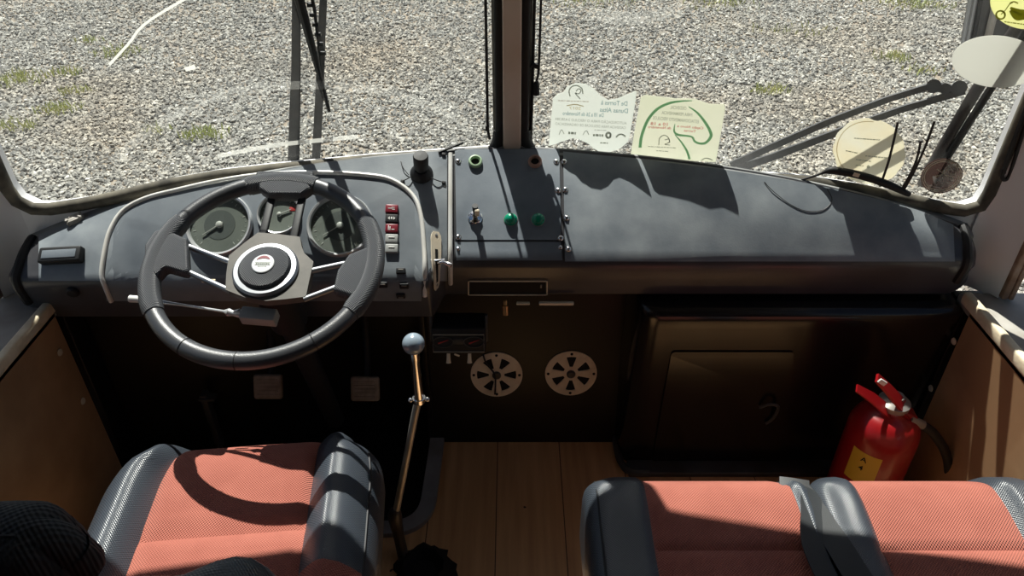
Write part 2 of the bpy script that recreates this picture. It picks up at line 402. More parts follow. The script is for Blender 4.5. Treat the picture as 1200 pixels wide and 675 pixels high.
def dash_profile(x):
    s = 1 - sstep(-.165, -.135, x)                     # 1 on the driver's side
    L = V((0, 1.249 + (1.2 - 1.249) * s, .603 + (.588 - .603) * s)); zB = .502 - .022 * s
    U = V((0, yU(x), zU(x))); d = (U - L)
    nrm = V((0, -d.z, d.y)).normalized()
    P = L + d * .06; C = L - d.normalized() * .009; Q = V((0, L.y - .006, L.z - .026))
    pts = []
    for i in range(13):
        t = i / 12; p = U + (P - U) * t; pts.append(p + nrm * (.006 * sin(pi * t)))
    for i in range(1, 10):
        t = i / 9; pts.append(P * (1 - t) ** 2 + C * 2 * t * (1 - t) + Q * t * t)
    B = V((0, L.y + .012, zB)); pts += [Q + (B - Q) * .5, B, B + V((0, .02, -.004)), V((0, 1.42 - .1 * abs(x), zB + .0)), V((0, U.y + .004, U.z - .03))]
    e = max(0, (x - .895) / .045, (-x - .955) / .045); e = min(e, 1)
    if e > 0:
        c = V((0, 1.27, .56)); k = .035 * (1 - sqrt(max(0, 1 - e * e)))
        pts = [p + (c - p).normalized() * k for p in pts]
    return [V((x, p.y, p.z)) for p in pts]
xs = [-1, -.998, -.992, -.982, -.97, -.955, -.94, -.92, -.9] + [-.88 + .02 * i for i in range(36)] + [-.168 + .004 * i for i in range(10)] + [-.125 + .02 * i for i in range(51)] + [.895, .91, .922, .932, .938, .94]
xs = sorted(set(round(x, 4) for x in xs))
rows = [dash_profile(x) for x in xs]; rows = [r + [r[0]] for r in rows]
dv, df = loft(rows); nr = len(rows[0])
df2 = df + [list(range(nr - 1)), [(len(rows) - 1) * nr + i for i in range(nr - 1)]]
bvh = BVHTree.FromPolygons(dv, df)
# smoothed normals: sample neighbours
def hit(px, py):
    d = ray(px, py).normalized(); p, n, i, t = bvh.ray_cast(CAM, d)
    k = 0
    while p is None and k < 40:                        # just above the dash's upper edge: take the edge
        py += .5 if py < 290 else -.5; k += 1; d = ray(px, py).normalized(); p, n, i, t = bvh.ray_cast(CAM, d)
    if p is None: raise ValueError(('miss', px, py))
    if n.dot(d) > 0: n = -n
    return p, n
def H(px, py, off=0): p, n = hit(px, py); return p + n * off
def onD(px, py): p, n = hit(px, py); return frame_at(p, n)

# ================================================================== DASHBOARD
dash = thing('dashboard', 'full-width black dashboard under the split windscreen, with dials and a switch panel', 'dashboard', (0, 1.25, .48))
obj('dash_body', (dv, df2), 'fascia_shaded', dash, angle=50)
def patch(x0, x1, ytop, ybot, off, nu, nv, edge=.004, skew=0):
    """plate lying on the dash between pixel columns/rows, proud of it by off"""
    rws = []; offs = []
    for i in range(nu + 1):
        t = i / nu; x = x0 + (x1 - x0) * t
        ya = ytop(x) if callable(ytop) else ytop; yb = ybot(x) if callable(ybot) else ybot; row = []
        for j in range(nv + 1):
            p, n = hit(x + skew * j / nv, ya + (yb - ya) * j / nv); row.append(p - n * .002); offs.append(n * (off + .002))
        rws.append(row)
    return slab(rws, offs)
def interp(pts):
    def f(x):
        for (a, b), (c, d) in zip(pts, pts[1:]):
            if x <= c: return b + (d - b) * max(0, min(1, (x - a) / (c - a)))
        return pts[-1][1]
    return f
top_edge = interp([(30, 285), (53, 267), (98, 248), (148, 233), (207, 219), (255, 210), (300, 204), (400, 188), (525, 177), (600, 175), (655, 178), (748, 187), (852, 200), (939, 214), (987, 224), (1073, 245), (1117, 265)])
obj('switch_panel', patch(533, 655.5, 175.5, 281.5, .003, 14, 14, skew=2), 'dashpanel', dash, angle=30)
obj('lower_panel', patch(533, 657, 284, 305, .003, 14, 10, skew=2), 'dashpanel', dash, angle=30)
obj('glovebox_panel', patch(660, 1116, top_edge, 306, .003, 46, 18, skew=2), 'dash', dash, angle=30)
obj('added_sunlit_top_plate', patch(46, 524, top_edge, 329, .0018, 60, 20), 'dash', dash, angle=30)  # added plate; gives the dash top its lighter sunlit tone, ends at fold
arch = [(131, 352), (124, 335), (120, 322), (123, 298), (130, 271), (145, 248), (172, 229), (210, 216), (255, 208.5), (310, 205), (374, 203), (430, 206), (460, 212), (483, 229), (493, 252), (497, 290), (498, 318), (498, 346)]
at = interp([(122, 318), (124, 298), (131, 272), (146, 250), (173, 231), (210, 218), (255, 211), (310, 207), (374, 205), (430, 208), (460, 214), (482, 231), (491, 254), (495, 290)])
obj('instrument_panel', patch(125, 494, at, 352, .002, 40, 18), 'inst', dash, angle=30)
tp = smooth_path([H(*p, .003) for p in arch], 5); tn = []
obj('chrome_arch_trim', tube(tp, .0047, 10), 'trimmetal', dash)
obj('vertical_trim_strip', tube(smooth_path([H(528, 181 + 150 * i / 9, .004) for i in range(10)], 3), .0048, 8), 'trimmetal', dash)
# joint edging between switch panel and right panel
def screw(px, py, r=.0052):
    mx = onD(px, py) @ Matrix.Translation((0, 0, .002))
    prof = [(r * 1.15, 0), (r * 1.15, .0012), (r * .98, .0014)] + [(r * cos(a), .0016 + r * .62 * sin(a)) for a in [.2, .5, .8, 1.1, 1.35]] + [(.0004, .0016 + r * .62)]
    o = obj('screw', xf(lathe(prof, 14), mx), 'chrome', dash)
    z = .0016 + r * .62
    obj('screw_slot', xf(boxat((0, 0, z), (r * .55, r * .12, .0006), .0002, n=1), mx), 'hole', o)
for p in [(537, 190), (652, 190.5), (661, 190.5), (654, 224), (662.5, 223), (664, 256), (657, 279.5), (537, 278.5), (537, 292), (656.5, 290.5), (666, 292.5)]:
    screw(*p, r=.0056 if p[1] not in (292, 290.5) else .004)
# grommets
for px, py, m in ((557, 191, 'greenring'), (627, 191, 'brownring')):
    mx = onD(px, py) @ Matrix.Translation((0, 0, .002))
    g = obj('grommet', xf(lathe([(.0085, -.004), (.0145, -.004), (.0145, .006), (.0132, .009), (.0105, .0095), (.0088, .007), (.0085, -.003)], 28, False), mx), m, dash)
    g['label'] = ('pale green' if m == 'greenring' else 'brown') + ' ring round an empty hole in the switch panel'
    obj('hole', xf(lathe([(.009, .001), (.009, .0022)], 20), mx), 'hole', g)
# toggle switch
mx = onD(557, 256) @ Matrix.Translation((0, 0, .002))
tg = obj('toggle_switch', xf(lathe([(.0145, 0), (.0145, .003), (.0125, .0045), (.0125, .0075), (.009, .009), (.006, .012), (.001, .0125)], 24), mx), 'chrome', dash)
obj('toggle_lever', xf(tube([(0, 0, .008), (0, .006, .022), (0, .012, .038)], [.0035, .005, .0062], 12), mx), 'blackplast', tg)
obj('toggle_tip', xf(boxat((.004, .0015, .027), (.0048, .0035, .012), .002), mx), 'ivory', tg)
for px, py in ((598.5, 258), (630.5, 258)):
    mx = onD(px, py) @ Matrix.Translation((0, 0, .002))
    g = obj('indicator_light', xf(lathe([(.0135, 0), (.0135, .003), (.012, .004)] + [(.012 * cos(a), .006 + .009 * sin(a)) for a in [0, .3, .6, .9, 1.2, 1.45]] + [(.0005, .015)], 28), mx), 'green', dash)
    g['label'] = 'green domed indicator light'
    obj('light_collar', xf(lathe([(.0142, -.001), (.0148, .0005), (.0142, .0022), (.0136, .0022)], 28, False), mx), 'dull', g)
# gauges
def gauge(px, py, R, needle, kind):
    mx = onD(px, py) @ Matrix.Translation((0, 0, .001))
    g = obj('gauge', xf(lathe([(R * 1.02, -.01), (R * 1.02, .004), (R * .96, .004), (R * .96, .0015), (.001, .0015)], 48), mx), 'dial', dash)
    obj('bezel', xf(lathe([(R * 1.06, -.004), (R * 1.07, .006), (R * 1.03, .0105), (R * .97, .0095), (R * .93, .004)], 56, False), mx), 'bezel', g)
    m = MB()
    for k in range(25):
        a = radians(-50 + 280 * k / 24); big = k % 3 == 0
        c, s = cos(a), sin(a); l = .1 if big else .05
        m.add(boxat((c * R * (.86 - l / 2), s * R * (.86 - l / 2), .0019), (R * l / 2, R * (.012 if big else .007), .0002), .0001, (a, 'Z'), 1))
    obj('tick_marks', xf((m.v, m.f), mx), 'dialink', g)
    if kind != 'small':
        obj('inner_disc', xf(lathe([(R * .5, .0014), (R * .5, .002), (.001, .002)], 40), mx), 'dialdark', g)
    a = radians(needle); c, s = cos(a), sin(a)
    obj('needle', xf(join(tube([(-c * R * .12, -s * R * .12, .004), (c * R * .62, s * R * .62, .004)], [.0016, .0009], 6), lathe([(R * .11, .002), (R * .11, .0055), (R * .06, .007), (.0005, .007)], 20)), mx), 'dialink', g)
    if kind == 'small': obj('red_zone', xf(boxat((R * .62, R * .3, .0019), (R * .16, R * .1, .0003), .0001), mx), 'redmark', g)
    obj('gauge_glass', xf(lathe([(R * .94, .0075), (R * .94, .0082), (.001, .0088)], 40), mx), 'clear', g)
gauge(258, 264, .0615, 215, 'big'); gauge(399, 265, .0615, 215, 'big'); gauge(328, 252, .041, 25, 'small')
# rocker stack
mm = MB()
for i, (y0, m, l) in enumerate(((241, 'red', 'red warning lamp tile'), (252.3, 'blackplast', 'black tile with arrows'), (263.6, 'red', 'red tile with white symbol'), (275.5, 'greybtn', None), (287, 'greybtn', None))):
    mx = onD(459.5, y0 + 5.3) @ Matrix.Translation((0, 0, .003))
    b = obj('rocker_switch', xf(rbox(.0125, .0088, .006, .0018, 2), mx), m, dash)
    if l: b['label'] = l
    if i < 3:
        q = MB()
        if i == 0: q.add(boxat((-.003, 0, .0062), (.004, .0006, .0003), .0001)); q.add(boxat((.003, .002, .0062), (.003, .0006, .0003), .0001)); q.add(boxat((.004, -.002, .0062), (.003, .0006, .0003), .0001))
        if i == 1:
            for s in (-1, 1): q.add(prism([(s * .0075, 0), (s * .0035, .0035), (s * .0035, -.0035)], .006, .0064))
            q.add(boxat((0, 0, .0062), (.0015, .0025, .0003), .0001))
        if i == 2: q.add(boxat((-.006, .0, .0062), (.0008, .005, .0003), .0001)); q.add(boxat((-.003, -.001, .0062), (.0008, .004, .0003), .0001)); q.add(boxat((.003, -.003, .0062), (.003, .0008, .0003), .0001))
        obj('symbol', xf((q.v, q.f), mx), 'white', b)
    else: obj('button_bar', xf(boxat((0, .002, .0062), (.006, .0012, .0008), .0004), mx), 'white', b)
mx = onD(459.5, 270); 
for px, py in ((449, 333), (470, 318), (474, 334), (470, 345)):
    mx = onD(px, py) @ Matrix.Translation((0, 0, .002)); b = obj('push_switch', xf(rbox(.009, .006, .005, .002, 2), mx), 'blackplast', dash)
    obj('switch_mark', xf(boxat((0, .002, .0052), (.005, .0008, .0003), .0002), mx), 'dull', b)
# lever plate with slot
mx = onD(510, 303)
pr = smooth_path([H(510, 272 + 66 * i / 8, .002) for i in range(9)], 2)
nn = [hit(510, 272 + 66 * i / 16)[1] for i in range(17)]
outl = []
W = [.0115] * 17; W[0] = W[16] = .006; W[1] = W[15] = .0102
lp = obj('lever_plate', ribbon(pr, W, nn, .0025), 'ivory', dash)
obj('slot', ribbon([p + n * .0022 for p, n in zip(pr[5:15], nn[5:15])], .0032, nn[5:15], .0008), 'hole', lp)
obj('lever', join(tube([H(511, 309, -.005), H(511, 309, .022), H(513, 311, .035)], [.003, .0035, .005], 10), boxat(H(511, 306, .006), (.014, .003, .003), .001)), 'chrome', lp)
for py in (276, 333):
    obj('plate_screw', xf(lathe([(.0035, 0), (.0032, .0018), (.0005, .0024)], 12), onD(510, py) @ Matrix.Translation((0, 0, .0035))), 'dull', lp)
# ashtray / grab tab at far left
m4 = onD(75, 303)
ash = obj('ashtray', xf(rbox(.042, .016, .011, .004, 3), onD(75, 301) @ Matrix.Translation((0, 0, .006))), 'blackplast', dash)
ash['label'] = 'black ashtray drawer'
obj('ashtray_recess', xf(rbox(.034, .0085, .001, .0008, 2), onD(75, 301) @ Matrix.Translation((0, 0, .0172))), 'dashpanel', ash)
obj('knob', xf(lathe([(.012, 0), (.012, .006), (.009, .009), (.0005, .0095)], 20), onD(86, 341)), 'blackplast', dash)
# open radio slot with thin frame
px0, px1, py0, py1 = 549, 641, 328, 348
cs = [H(px0, py0, .004), H(px1, py0, .004), H(px1, py1, .004), H(px0, py1, .004)]
path = []
for i in range(4): path += [cs[i] + (cs[(i + 1) % 4] - cs[i]) * t for t in (.02, .34, .66, .98)]
fr = obj('radio_slot_frame', tube(path, .0014, 6, True), 'ivory', dash)
obj('slot_mouth', patch(551, 639, 329.5, 346.5, .0033, 10, 4), 'hole', fr)
obj('slot_tab', xf(boxat((0, 0, .006), (.0016, .004, .002), .001), onD(634, 333)), 'dull', fr)
bk = obj('brass_knob', tube([at_y(592, 352, 1.245), at_y(592, 357, 1.242), at_y(592, 358, 1.242), at_y(592.5, 369, 1.235)], [.004, .0045, .0075, .0065], 14), 'brass', dash)
obj('metal_strip', join(boxat(at_y(652, 355.5, 1.243), (.036, .004, .0035), .002), boxat(at_y(613, 355.5, 1.243), (.014, .004, .0025), .002)), 'ivory', dash)
# black knob with flared base on top left of the switch panel
mx = onD(494, 204)
kb = obj('black_handle_base', xf(lathe([(.024, -.002), (.0235, .004), (.02, .012), (.0155, .018), (.0135, .02)], 28), mx), 'blackplast', dash)
obj('black_handle', xf(lathe([(.0135, .012), (.015, .022), (.0155, .05), (.014, .054), (.001, .055)], 24), mx @ Matrix.Rotation(radians(-12), 4, 'X')), 'blackplast', kb)
# loose wires by that knob
obj('loose_wire', join(tube(smooth_path([H(470, 214, .003), H(478, 212, .009), H(486, 207, .006), H(500, 208, .006), H(510, 213, .008), H(521, 215, .003)], 5), .0011, 6),
                       tube(smooth_path([H(470, 190, .003), H(473, 199, .006), H(479, 206, .004)], 5), .0009, 6)), 'rubber', dash)
for p in ((472, 213.5), (520, 215), (520, 182)):
    obj('wire_clip', xf(rbox(.004, .003, .003, .001, 2), onD(*p) @ Matrix.Translation((0, 0, .003))), 'rubber', dash)
obj('bent_hair_wire', tube(smooth_path([H(895, 214, .004), H(905, 225, .005), H(925, 240, .004), (H(945, 248, .004)), H(965, 246, .004), H(974, 235, .004), H(968, 222, .004)], 6), .0007, 5), 'bracket', dash)
# end cap rubbers
for s in (-1, 1):
    pr = [p + V((s * .004, 0, 0)) for p in dash_profile(.905 if s > 0 else -.965)[:23]]
    o = obj('end_seal', tube(pr, .009, 8), 'rubber', dash); o['label'] = 'black rubber seal along the end of the dashboard'

BOT = {-1: ([0, .073, .286, .449, .525, .606, .681, .751, .841, .93, 1.05], [.738, .739, .74, .735, .734, .729, .722, .707, .693, .681, .676]),
       1: ([0, .1, .3, .42, .5, .594, .695, .805, .882, .922, 1.05], [.718, .718, .718, .714, .716, .718, .709, .694, .68, .676, .672])}
def zB(x): a, b = BOT[1 if x >= 0 else -1]; return float(np.interp(abs(x), a, b)) - .012
# ledge between dash and glass
rws = [[(x, yU(x) - .012, zU(x) - .007), (x, yU(x) + .004, zU(x) + .001), (x, yG(x) - .004, min(zB(x) - .001, zU(x) + .004))] for x in [-.99 + .03 * i for i in range(65)]]
struct('trim_1', slab(rws, (0, 0, -.012)), 'frame', angle=60)

# ================================================================== FRONT SHELL
EDGE = {1: .95, -1: .995}; TOP = {1: 1.65, -1: 1.595}
def hole_loop(s):
    """windscreen opening in (x,z) for side s, counter-clockwise for s=1"""
    b = lambda x: zB(x * s)
    e = EDGE[s]
    pts = [(.027, zB(.027 * s))] + [(x, b(x)) for x in (.1, .2, .3, .4, .5, .6, .7, .8, .86)] + [(e - .003, b(e)), (e + .003, TOP[s]), (.027, TOP[s])]
    rad = [.012] + [0] * 9 + [.075, .1, .01]
    out = rpoly(pts, rad, 8)
    # resample evenly
    P = [V((*p, 0)) for p in out]; n = len(P); seg = [(P[(i + 1) % n] - P[i]).length for i in range(n)]; T = sum(seg); K = 120; res = []
    i = 0; acc = 0
    for k in range(K):
        t = T * k / K
        while acc + seg[i] < t: acc += seg[i]; i += 1
        q = P[i] + (P[(i + 1) % n] - P[i]) * ((t - acc) / max(seg[i], 1e-9)); res.append((q.x * s, q.y))
    return res
def ring(s, th0, th1):
    hl = hole_loop(s); cx, cz = .475 * s, 1.15; x0, x1, z0, z1 = .012, EDGE[s] + .03, .58, 1.95
    rows = []
    for x, z in hl:
        dx, dz = x - cx, z - cz; ks = []
        if abs(dx) > 1e-6: ks.append(((x1 - .475) if dx * s > 0 else (.475 - x0)) / abs(dx))
        if abs(dz) > 1e-6: ks.append(((z1 - cz) if dz > 0 else (cz - z0)) / abs(dz))
        k = min(ks); row = []
        for t in (0, .5, 1):
            xx, zz = x + (cx + dx * k - x) * t, z + (cz + dz * k - z) * t; row.append(V((xx, yG(xx) + th0, zz)))
        rows.append(row)
    rows.append(rows[0]); return slab(rows, (0, th1 - th0, 0))
for i, s in enumerate((-1, 1)):
    struct(f'trim_{2 + i}', ring(s, -.006, .03), 'pillar', 'painted windscreen surround, ' + ('driver side' if s < 0 else 'passenger side'), angle=50)
    hl = hole_loop(s)
    struct(f'trim_{4 + i}', tube([(x, yG(x) - .006, z) for x, z in hl], .013, 10, True, flat=(1, 1)), 'rubberdust', 'dusty rubber windscreen gasket, ' + ('driver side' if s < 0 else 'passenger side'))
    cx = .475 * s
    inner = [V((x, yG(x), z)) for x, z in hl]
    v = inner + [p + V((0, .004, 0)) for p in inner]; n = len(inner)
    f = [list(range(n)), list(range(n, 2 * n))[::-1]] + [[k, (k + 1) % n, (k + 1) % n + n, k + n] for k in range(n)]
    w = struct(f'window_{i + 1}', (v, f), 'glass', ('driver' if s < 0 else 'passenger') + ' side pane of the split windscreen, dusty', smooth=False)
    if s < 0:
        def sm(p, wd, m, nm, k=6):
            obj(nm, ribbon(smooth_path([WL(a, b, .0015) for a, b in p], k), wd, GNL, .0003), m, w)
        sm([(128, 76), (150, 52), (170, 28), (215, 0), (260, -22)], .0022, 'scratch', 'scratch')
        sm([(217, 81.5), (229, 78)], .004, 'scratch', 'chip')
        sm([(255, 183), (300, 174), (340, 168), (420, 160)], .0045, 'dust', 'dust_streak')
        sm([(130, 190), (180, 150), (240, 118), (300, 104), (380, 100), (470, 112), (540, 140)], .008, 'dust2', 'wiper_arc')
    else:
        sm2 = lambda p, wd, m, nm: obj(nm, ribbon(smooth_path([WR(a, b, .0015) for a, b in p], 6), wd, GN, .0003), m, w)
        sm2([(690, 14), (740, 22), (800, 12)], .012, 'dust2', 'dust_streak')
# centre pillar: painted post between two black rubbers
pil = struct('trim_6', join(boxat((0, 1.462, 1.32), (.0185, .02, .625), .004), boxat((0, 1.47, .735), (.021, .02, .03), .006)), 'cpillar', 'brownish painted centre post of the windscreen')
for s in (-1, 1):
    struct(f'trim_{7 + (s > 0)}', join(boxat((s * .0265, 1.468, 1.3), (.0085, .018, .58), .005), tube([(s * .027, 1.46, .78), (s * .03, 1.458, .752), (s * .045, 1.452, .738)], [.012, .014, .008], 10)), 'rubber', 'black rubber beside the centre post')
# A pillars
for i, s in enumerate((-1, 1)):
    g = EDGE[s]; plan = [(g - .012, 1.308), (g + .004, 1.302), (g + .018, 1.29), (g + .034, 1.27), (g + .045, 1.252), (g + .051, 1.24)]
    rws = [[(s * x, y, z) for x, y in plan] for z in (.5, .6, .8, 1.1, 1.4, 1.75, 1.95)]
    struct(f'trim_{9 + i}', slab(rws, (s * .02, .03, 0)), 'pillar', 'grey painted corner post, ' + ('driver side' if s < 0 else 'passenger side'), angle=60)
    # window channel strip at rear edge
    struct(f'trim_{11 + i}', join(boxat((s * (g + .057), 1.236, 1.17), (.007, .007, .66), .003), boxat((s * (g + .069), 1.236, 1.17), (.005, .01, .66), .003)), 'rust', 'rusty side window channel')
    # sill deck and outer skin
    struct(f'trim_{13 + i}', boxat((s * 1.0, .1, .494), (.07, 1.16, .012), .004), 'sill', 'worn painted window sill, ' + ('driver side' if s < 0 else 'passenger side'))
    struct(f'baseboard_{"left" if s < 0 else "right"}', boxat((s * .936, .1, .507), (.009, 1.145, .014), .006), 'plyedge', 'pale wooden capping on top of the plywood lining')
# lower plywood linings
def lining(s):
    return slab([[(s * .93, y, z) for z in (0, .12, .25, .38, .50)] for y in [-1.0 + .245 * i for i in range(10)]], (s * .012, 0, 0))
wl = struct('wall_left', lining(-1), 'ply', 'brown plywood side lining on the driver side')
wr = struct('wall_right', lining(1), 'ply', 'scuffed brown plywood side lining on the passenger side')
for w, s, pts in ((wl, -1, ((70, 413), (97, 470))), (wr, 1, ((1118, 400), (1091, 455)))):
    for p in pts:
        q = at_x(*p, s * .928)
        obj('lining_screw', xf(lathe([(.008, 0), (.007, .002), (.001, .003)], 14), frame_at(q, (-s, 0, 0), (0, 0, 1))), 'ivory', w)
# outer side skins; unseen rear windows walled up to cut fill light; roof, rear
for i, s in enumerate((-1, 1)):
    m = MB(); m.add(boxat((s * 1.085, -.4, .04), (.012, 1.68, .45), .004)); m.add(boxat((s * 1.085, -.85, 1.8), (.012, 2.1, .15), .004)); m.add(boxat((s * 1.085, -1.42, 1.05), (.012, 1.53, .62), .004))
    m.add(boxat((s * 1.08, .13, 1.05), (.02, .035, .58), .005))
    nm = 'wall_left_outer' if s < 0 else 'wall_right_outer'
    struct(f'trim_{15 + i}', (m.v, m.f), 'pillar', 'painted body side with front window opening, unseen rear walled shut to block light')
    struct(f'window_{3 + i}', boxat((s * 1.085, .70, 1.07), (.002, .535, .59), .001), 'clear', 'side window pane')
struct('ceiling', boxat((0, -.72, 1.965), (1.1, 2.25, .02), .005), 'roof')
struct('wall_back', boxat((0, -2.95, .8), (1.1, .015, 1.15), .005), 'roof')
# front skin below the windscreen + bulkhead
m = MB()
m.add(slab([[(x, yG(x) + .03, z) for z in (-.45, 0, .4, .60)] for x in [-.98 + .14 * i for i in range(15)]], (0, .012, 0)))
struct('wall_front_outer', (m.v, m.f), 'pillar')
bh = lambda x, z: 1.318 + .16 * z
m = MB()
m.add(slab([[(x, bh(x, z), z) for z in (-.01, .1, .25, .4, .52)] for x in [-.205 + .05 * i for i in range(12)]], (0, .01, 0)))
struct('wall_front', (m.v, m.f), 'blackpaint', 'black painted bulkhead below the dashboard')
m = MB(); m.add(slab([[(x, yG(x) - .02, z) for z in (-.2, .1, .56)] for x in (-1.06, -.6, -.2)], (0, .01, 0))); m.add(boxat((-.203, 1.385, .22), (.006, .065, .3), .002)); m.add(boxat((-1.0, 1.262, .23), (.066, .03, .26), .003)); m.add(boxat((1.0, 1.262, .23), (.066, .03, .26), .003))
struct('wall_front_footwell', (m.v, m.f), 'blackpaint', 'black footwell bulkhead behind the pedals')
# floor with a rounded notch for the driver's footwell
notch = rpoly([(-1.04, 1.07), (-.185, 1.05), (-.175, 1.42), (1.04, 1.42), (1.04, -2.9), (-1.04, -2.9)], [0, .085, 0, 0, 0, 0], 10)
fl = struct('floor', prism(notch, -.03, 0), 'floor', 'worn varnished wooden board floor', smooth=False)
struct('floor_footwell', boxat((-.6, 1.24, -.045), (.44, .19, .012), .002), 'blackpaint', 'black driver footwell floor')
rim = [(-.9, 1.058), (-.5, 1.05)] + [p for p in rpoly([(-.5, 1.05), (-.193, 1.05), (-.193, 1.40)], [0, .09, 0], 10)[1:-1]] + [(-.19, 1.25), (-.188, 1.41)]
fr_ = struct('trim_17', ribbon([V((x, y, .0)) for x, y in rim], .0175, V((0, 0, 1)), .014), 'rimgrey', 'grey metal rim curving round the dark driver footwell opening')

# ================================================================== heater box (black casing right of the aisle)
hb = thing('engine_casing', 'glossy black boxed casing under the passenger side of the dashboard', 'casing', (.59, 1.3, 0))
prof = [(1.245, .0), (1.245, .05), (1.238, .25), (1.222, .44), (1.218, .462)] + [(1.238 - .02 * cos(a), .47 + .02 * sin(a)) for a in (.0, .4, .8, 1.2, 1.57)] + [(1.27, .492), (1.292, .492)]
xsn = [.262, .266, .275, .29, .31] + [.35 + .06 * i for i in range(10)] + [.925]
rws = []
for x in xsn:
    t = max(0, (.31 - x) / .048); k = .05 * (1 - sqrt(max(0, 1 - t * t))); rws.append([V((x, y + k, z)) for y, z in prof])
rws.insert(0, [V((.258, 1.345, z)) for y, z in prof])
obj('casing_body', slab(rws, (0, .02, -.004)), 'blackgloss', hb, angle=35)
hf = lambda px, py: on_plane(px, py, (0, 1.245, .0), V((0, -1, -.05)).normalized())
door = [hf(*p) for p in ((787, 412), (930, 412), (926, 470), (910, 540), (764, 540))]
dpoly = [(p.x, p.z) for p in door]
def facey(z): return np.interp(z, [0, .05, .25, .44], [1.245, 1.245, 1.238, 1.222])
v, f = prism(rpoly([(a, min(b, .42)) for a, b in dpoly], .01), 0, .003)
v = [V((p.x, facey(p.y) - .0005 - p.z, p.y)) for p in v]
dr = obj('access_flap', (v, f), 'blackgloss', hb, smooth=False)
obj('flap_handle', tube(smooth_path([hf(890, 476) + V((0, -.004, 0)), hf(900, 469) + V((0, -.014, 0)), hf(910, 472) + V((0, -.014, 0)), hf(905, 488) + V((0, -.006, 0)), hf(897, 495) + V((0, -.004, 0))], 4), .0035, 8), 'grime', dr)
obj('base_lip', join(boxat((.6, 1.225, .008), (.32, .022, .008), .004), tube(smooth_path([(.262, 1.34, .012), (.262, 1.27, .012), (.268, 1.235, .012), (.285, 1.212, .012), (.33, 1.206, .012)], 5), .009, 8)), 'grime', hb)

# ================================================================== vents
def vent(px, py, rot):
    p = on_plane(px, py, (0, 1.318, 0), V((0, -1, .16)).normalized())
    R = .0625; mx0 = frame_at(p + V((0, -.001, 0)), V((0, -1, .16)), (0, 0, 1)); mx = mx0 @ Matrix.Rotation(rot, 4, 'Z')
    t = thing('air_vent', '', 'vent', p, 'round air vents')
    # face plate with six wedge openings: spokes between hub and rim
    m = MB(); seg = 72; r0, r1 = R * .3, R * .76
    pl = []
    def pt(r, k, z): a = 2 * pi * k / seg; return V((r * cos(a), r * sin(a), z))
    for z in (.0005, .0032):
        o = len(m.v)
        for r in (R * .08, r0, r1, R):
            m.v += [pt(r, k, z + (0 if r < R else -.001)) for k in range(seg)]
        for q in range(3):
            for k in range(seg):
                if q == 1 and 0 <= (k % 12) < 6 : continue
                m.f.append([o + q * seg + k, o + q * seg + (k + 1) % seg, o + (q + 1) * seg + (k + 1) % seg, o + (q + 1) * seg + k])
    for k in range(seg):
        m.f.append([3 * seg + k, 3 * seg + (k + 1) % seg, 7 * seg + (k + 1) % seg, 7 * seg + k])
    # narrow the openings towards the hub
    for i, q in enumerate(m.v):
        ring_i = (i // seg) % 4; k = i % 12
        if ring_i == 1 and k <= 6:
            a = math.atan2(q.y, q.x); mid = (round((a * seg / (2 * pi) - 3) / 12) * 12 + 3) * 2 * pi / seg
            d = (a - mid + pi) % (2 * pi) - pi; a = mid + d * .72; m.v[i] = V((r0 * cos(a), r0 * sin(a), q.z))
    obj('vent_plate', xf((m.v, m.f), mx), 'ivory', t, smooth=False)
    obj('vent_back', xf(lathe([(R * .95, -.0012), (R * .95, .0002), (.001, .0002)], 32), mx), 'hole', t)
    obj('vent_knob', xf(lathe([(R * .17, .002), (R * .17, .006), (R * .12, .009), (.0005, .0095)], 20), mx), 'grime', t)
    for k in range(4):
        a = k * pi / 2 + pi / 2; obj('vent_screw', xf(lathe([(.0035, .003), (.003, .0046), (.0005, .005)], 10), mx0 @ Matrix.Translation((cos(a) * R * .88, sin(a) * R * .88, 0))), 'hole', t)
    return t
t = vent(582, 438.5, radians(45)); t['label'] = 'round cream air vent with six slots, nearer the gear lever'
obj('pull_wire', tube(smooth_path([on_plane(566, 415, (0, 1.308, 0), V((0, -1, .16)).normalized()), on_plane(570, 426, (0, 1.304, 0), V((0, -1, .16)).normalized()), on_plane(580, 440, (0, 1.304, 0), V((0, -1, .16)).normalized()), on_plane(580, 462, (0, 1.306, 0), V((0, -1, .16)).normalized())], 4), .0022, 6), 'rubber', t)
t = vent(669, 437, radians(75)); t['label'] = 'round cream air vent with six slots, nearer the black casing'

# ================================================================== gauge pod under the dash
gp = thing('gauge_pod', 'small black box with two red needles hanging under the dashboard', 'gauge', at_y(537, 396, 1.2))
c = at_y(538, 395, 1.22)
rot = Matrix.Rotation(radians(-12), 4, 'X')
mxp = Matrix.Translation(c) @ rot
obj('pod_body', xf(rbox(.056, .04, .03, .005, 3), mxp @ Matrix.Translation((0, .02, .0))), 'blackplast', gp)
obj('pod_frame', xf(tube([(-.053, -.021, -.024), (.053, -.021, -.024), (.053, -.021, .016), (-.053, -.021, .016)], .0014, 6, True), mxp), 'dull', gp)
for s in (-1, 1):
    d = obj('pod_dial', xf(join(tube([(s * .032 + .021 * cos(a), -.0215, -.001 + .012 * sin(a)) for a in [2 * pi * k / 24 for k in range(24)]], .0012, 6, True)), mxp), 'grime', gp)
    obj('pod_needle', xf(tube([(s * .032 - .01, -.0215, -.004), (s * .032 + .011, -.0215, .004)], [.0016, .0008], 6), mxp), 'redmark', d)
    k = obj('pod_knob', xf(tube([(s * .022, -.016, -.03), (s * .022, -.02, -.044), (s * .022, -.021, -.05)], [.0035, .0042, .0052], 12), mxp), 'ivory', gp)
obj('pod_display', xf(boxat((0, -.021, .0), (.01, .0015, .006), .001), mxp), 'grime', gp)
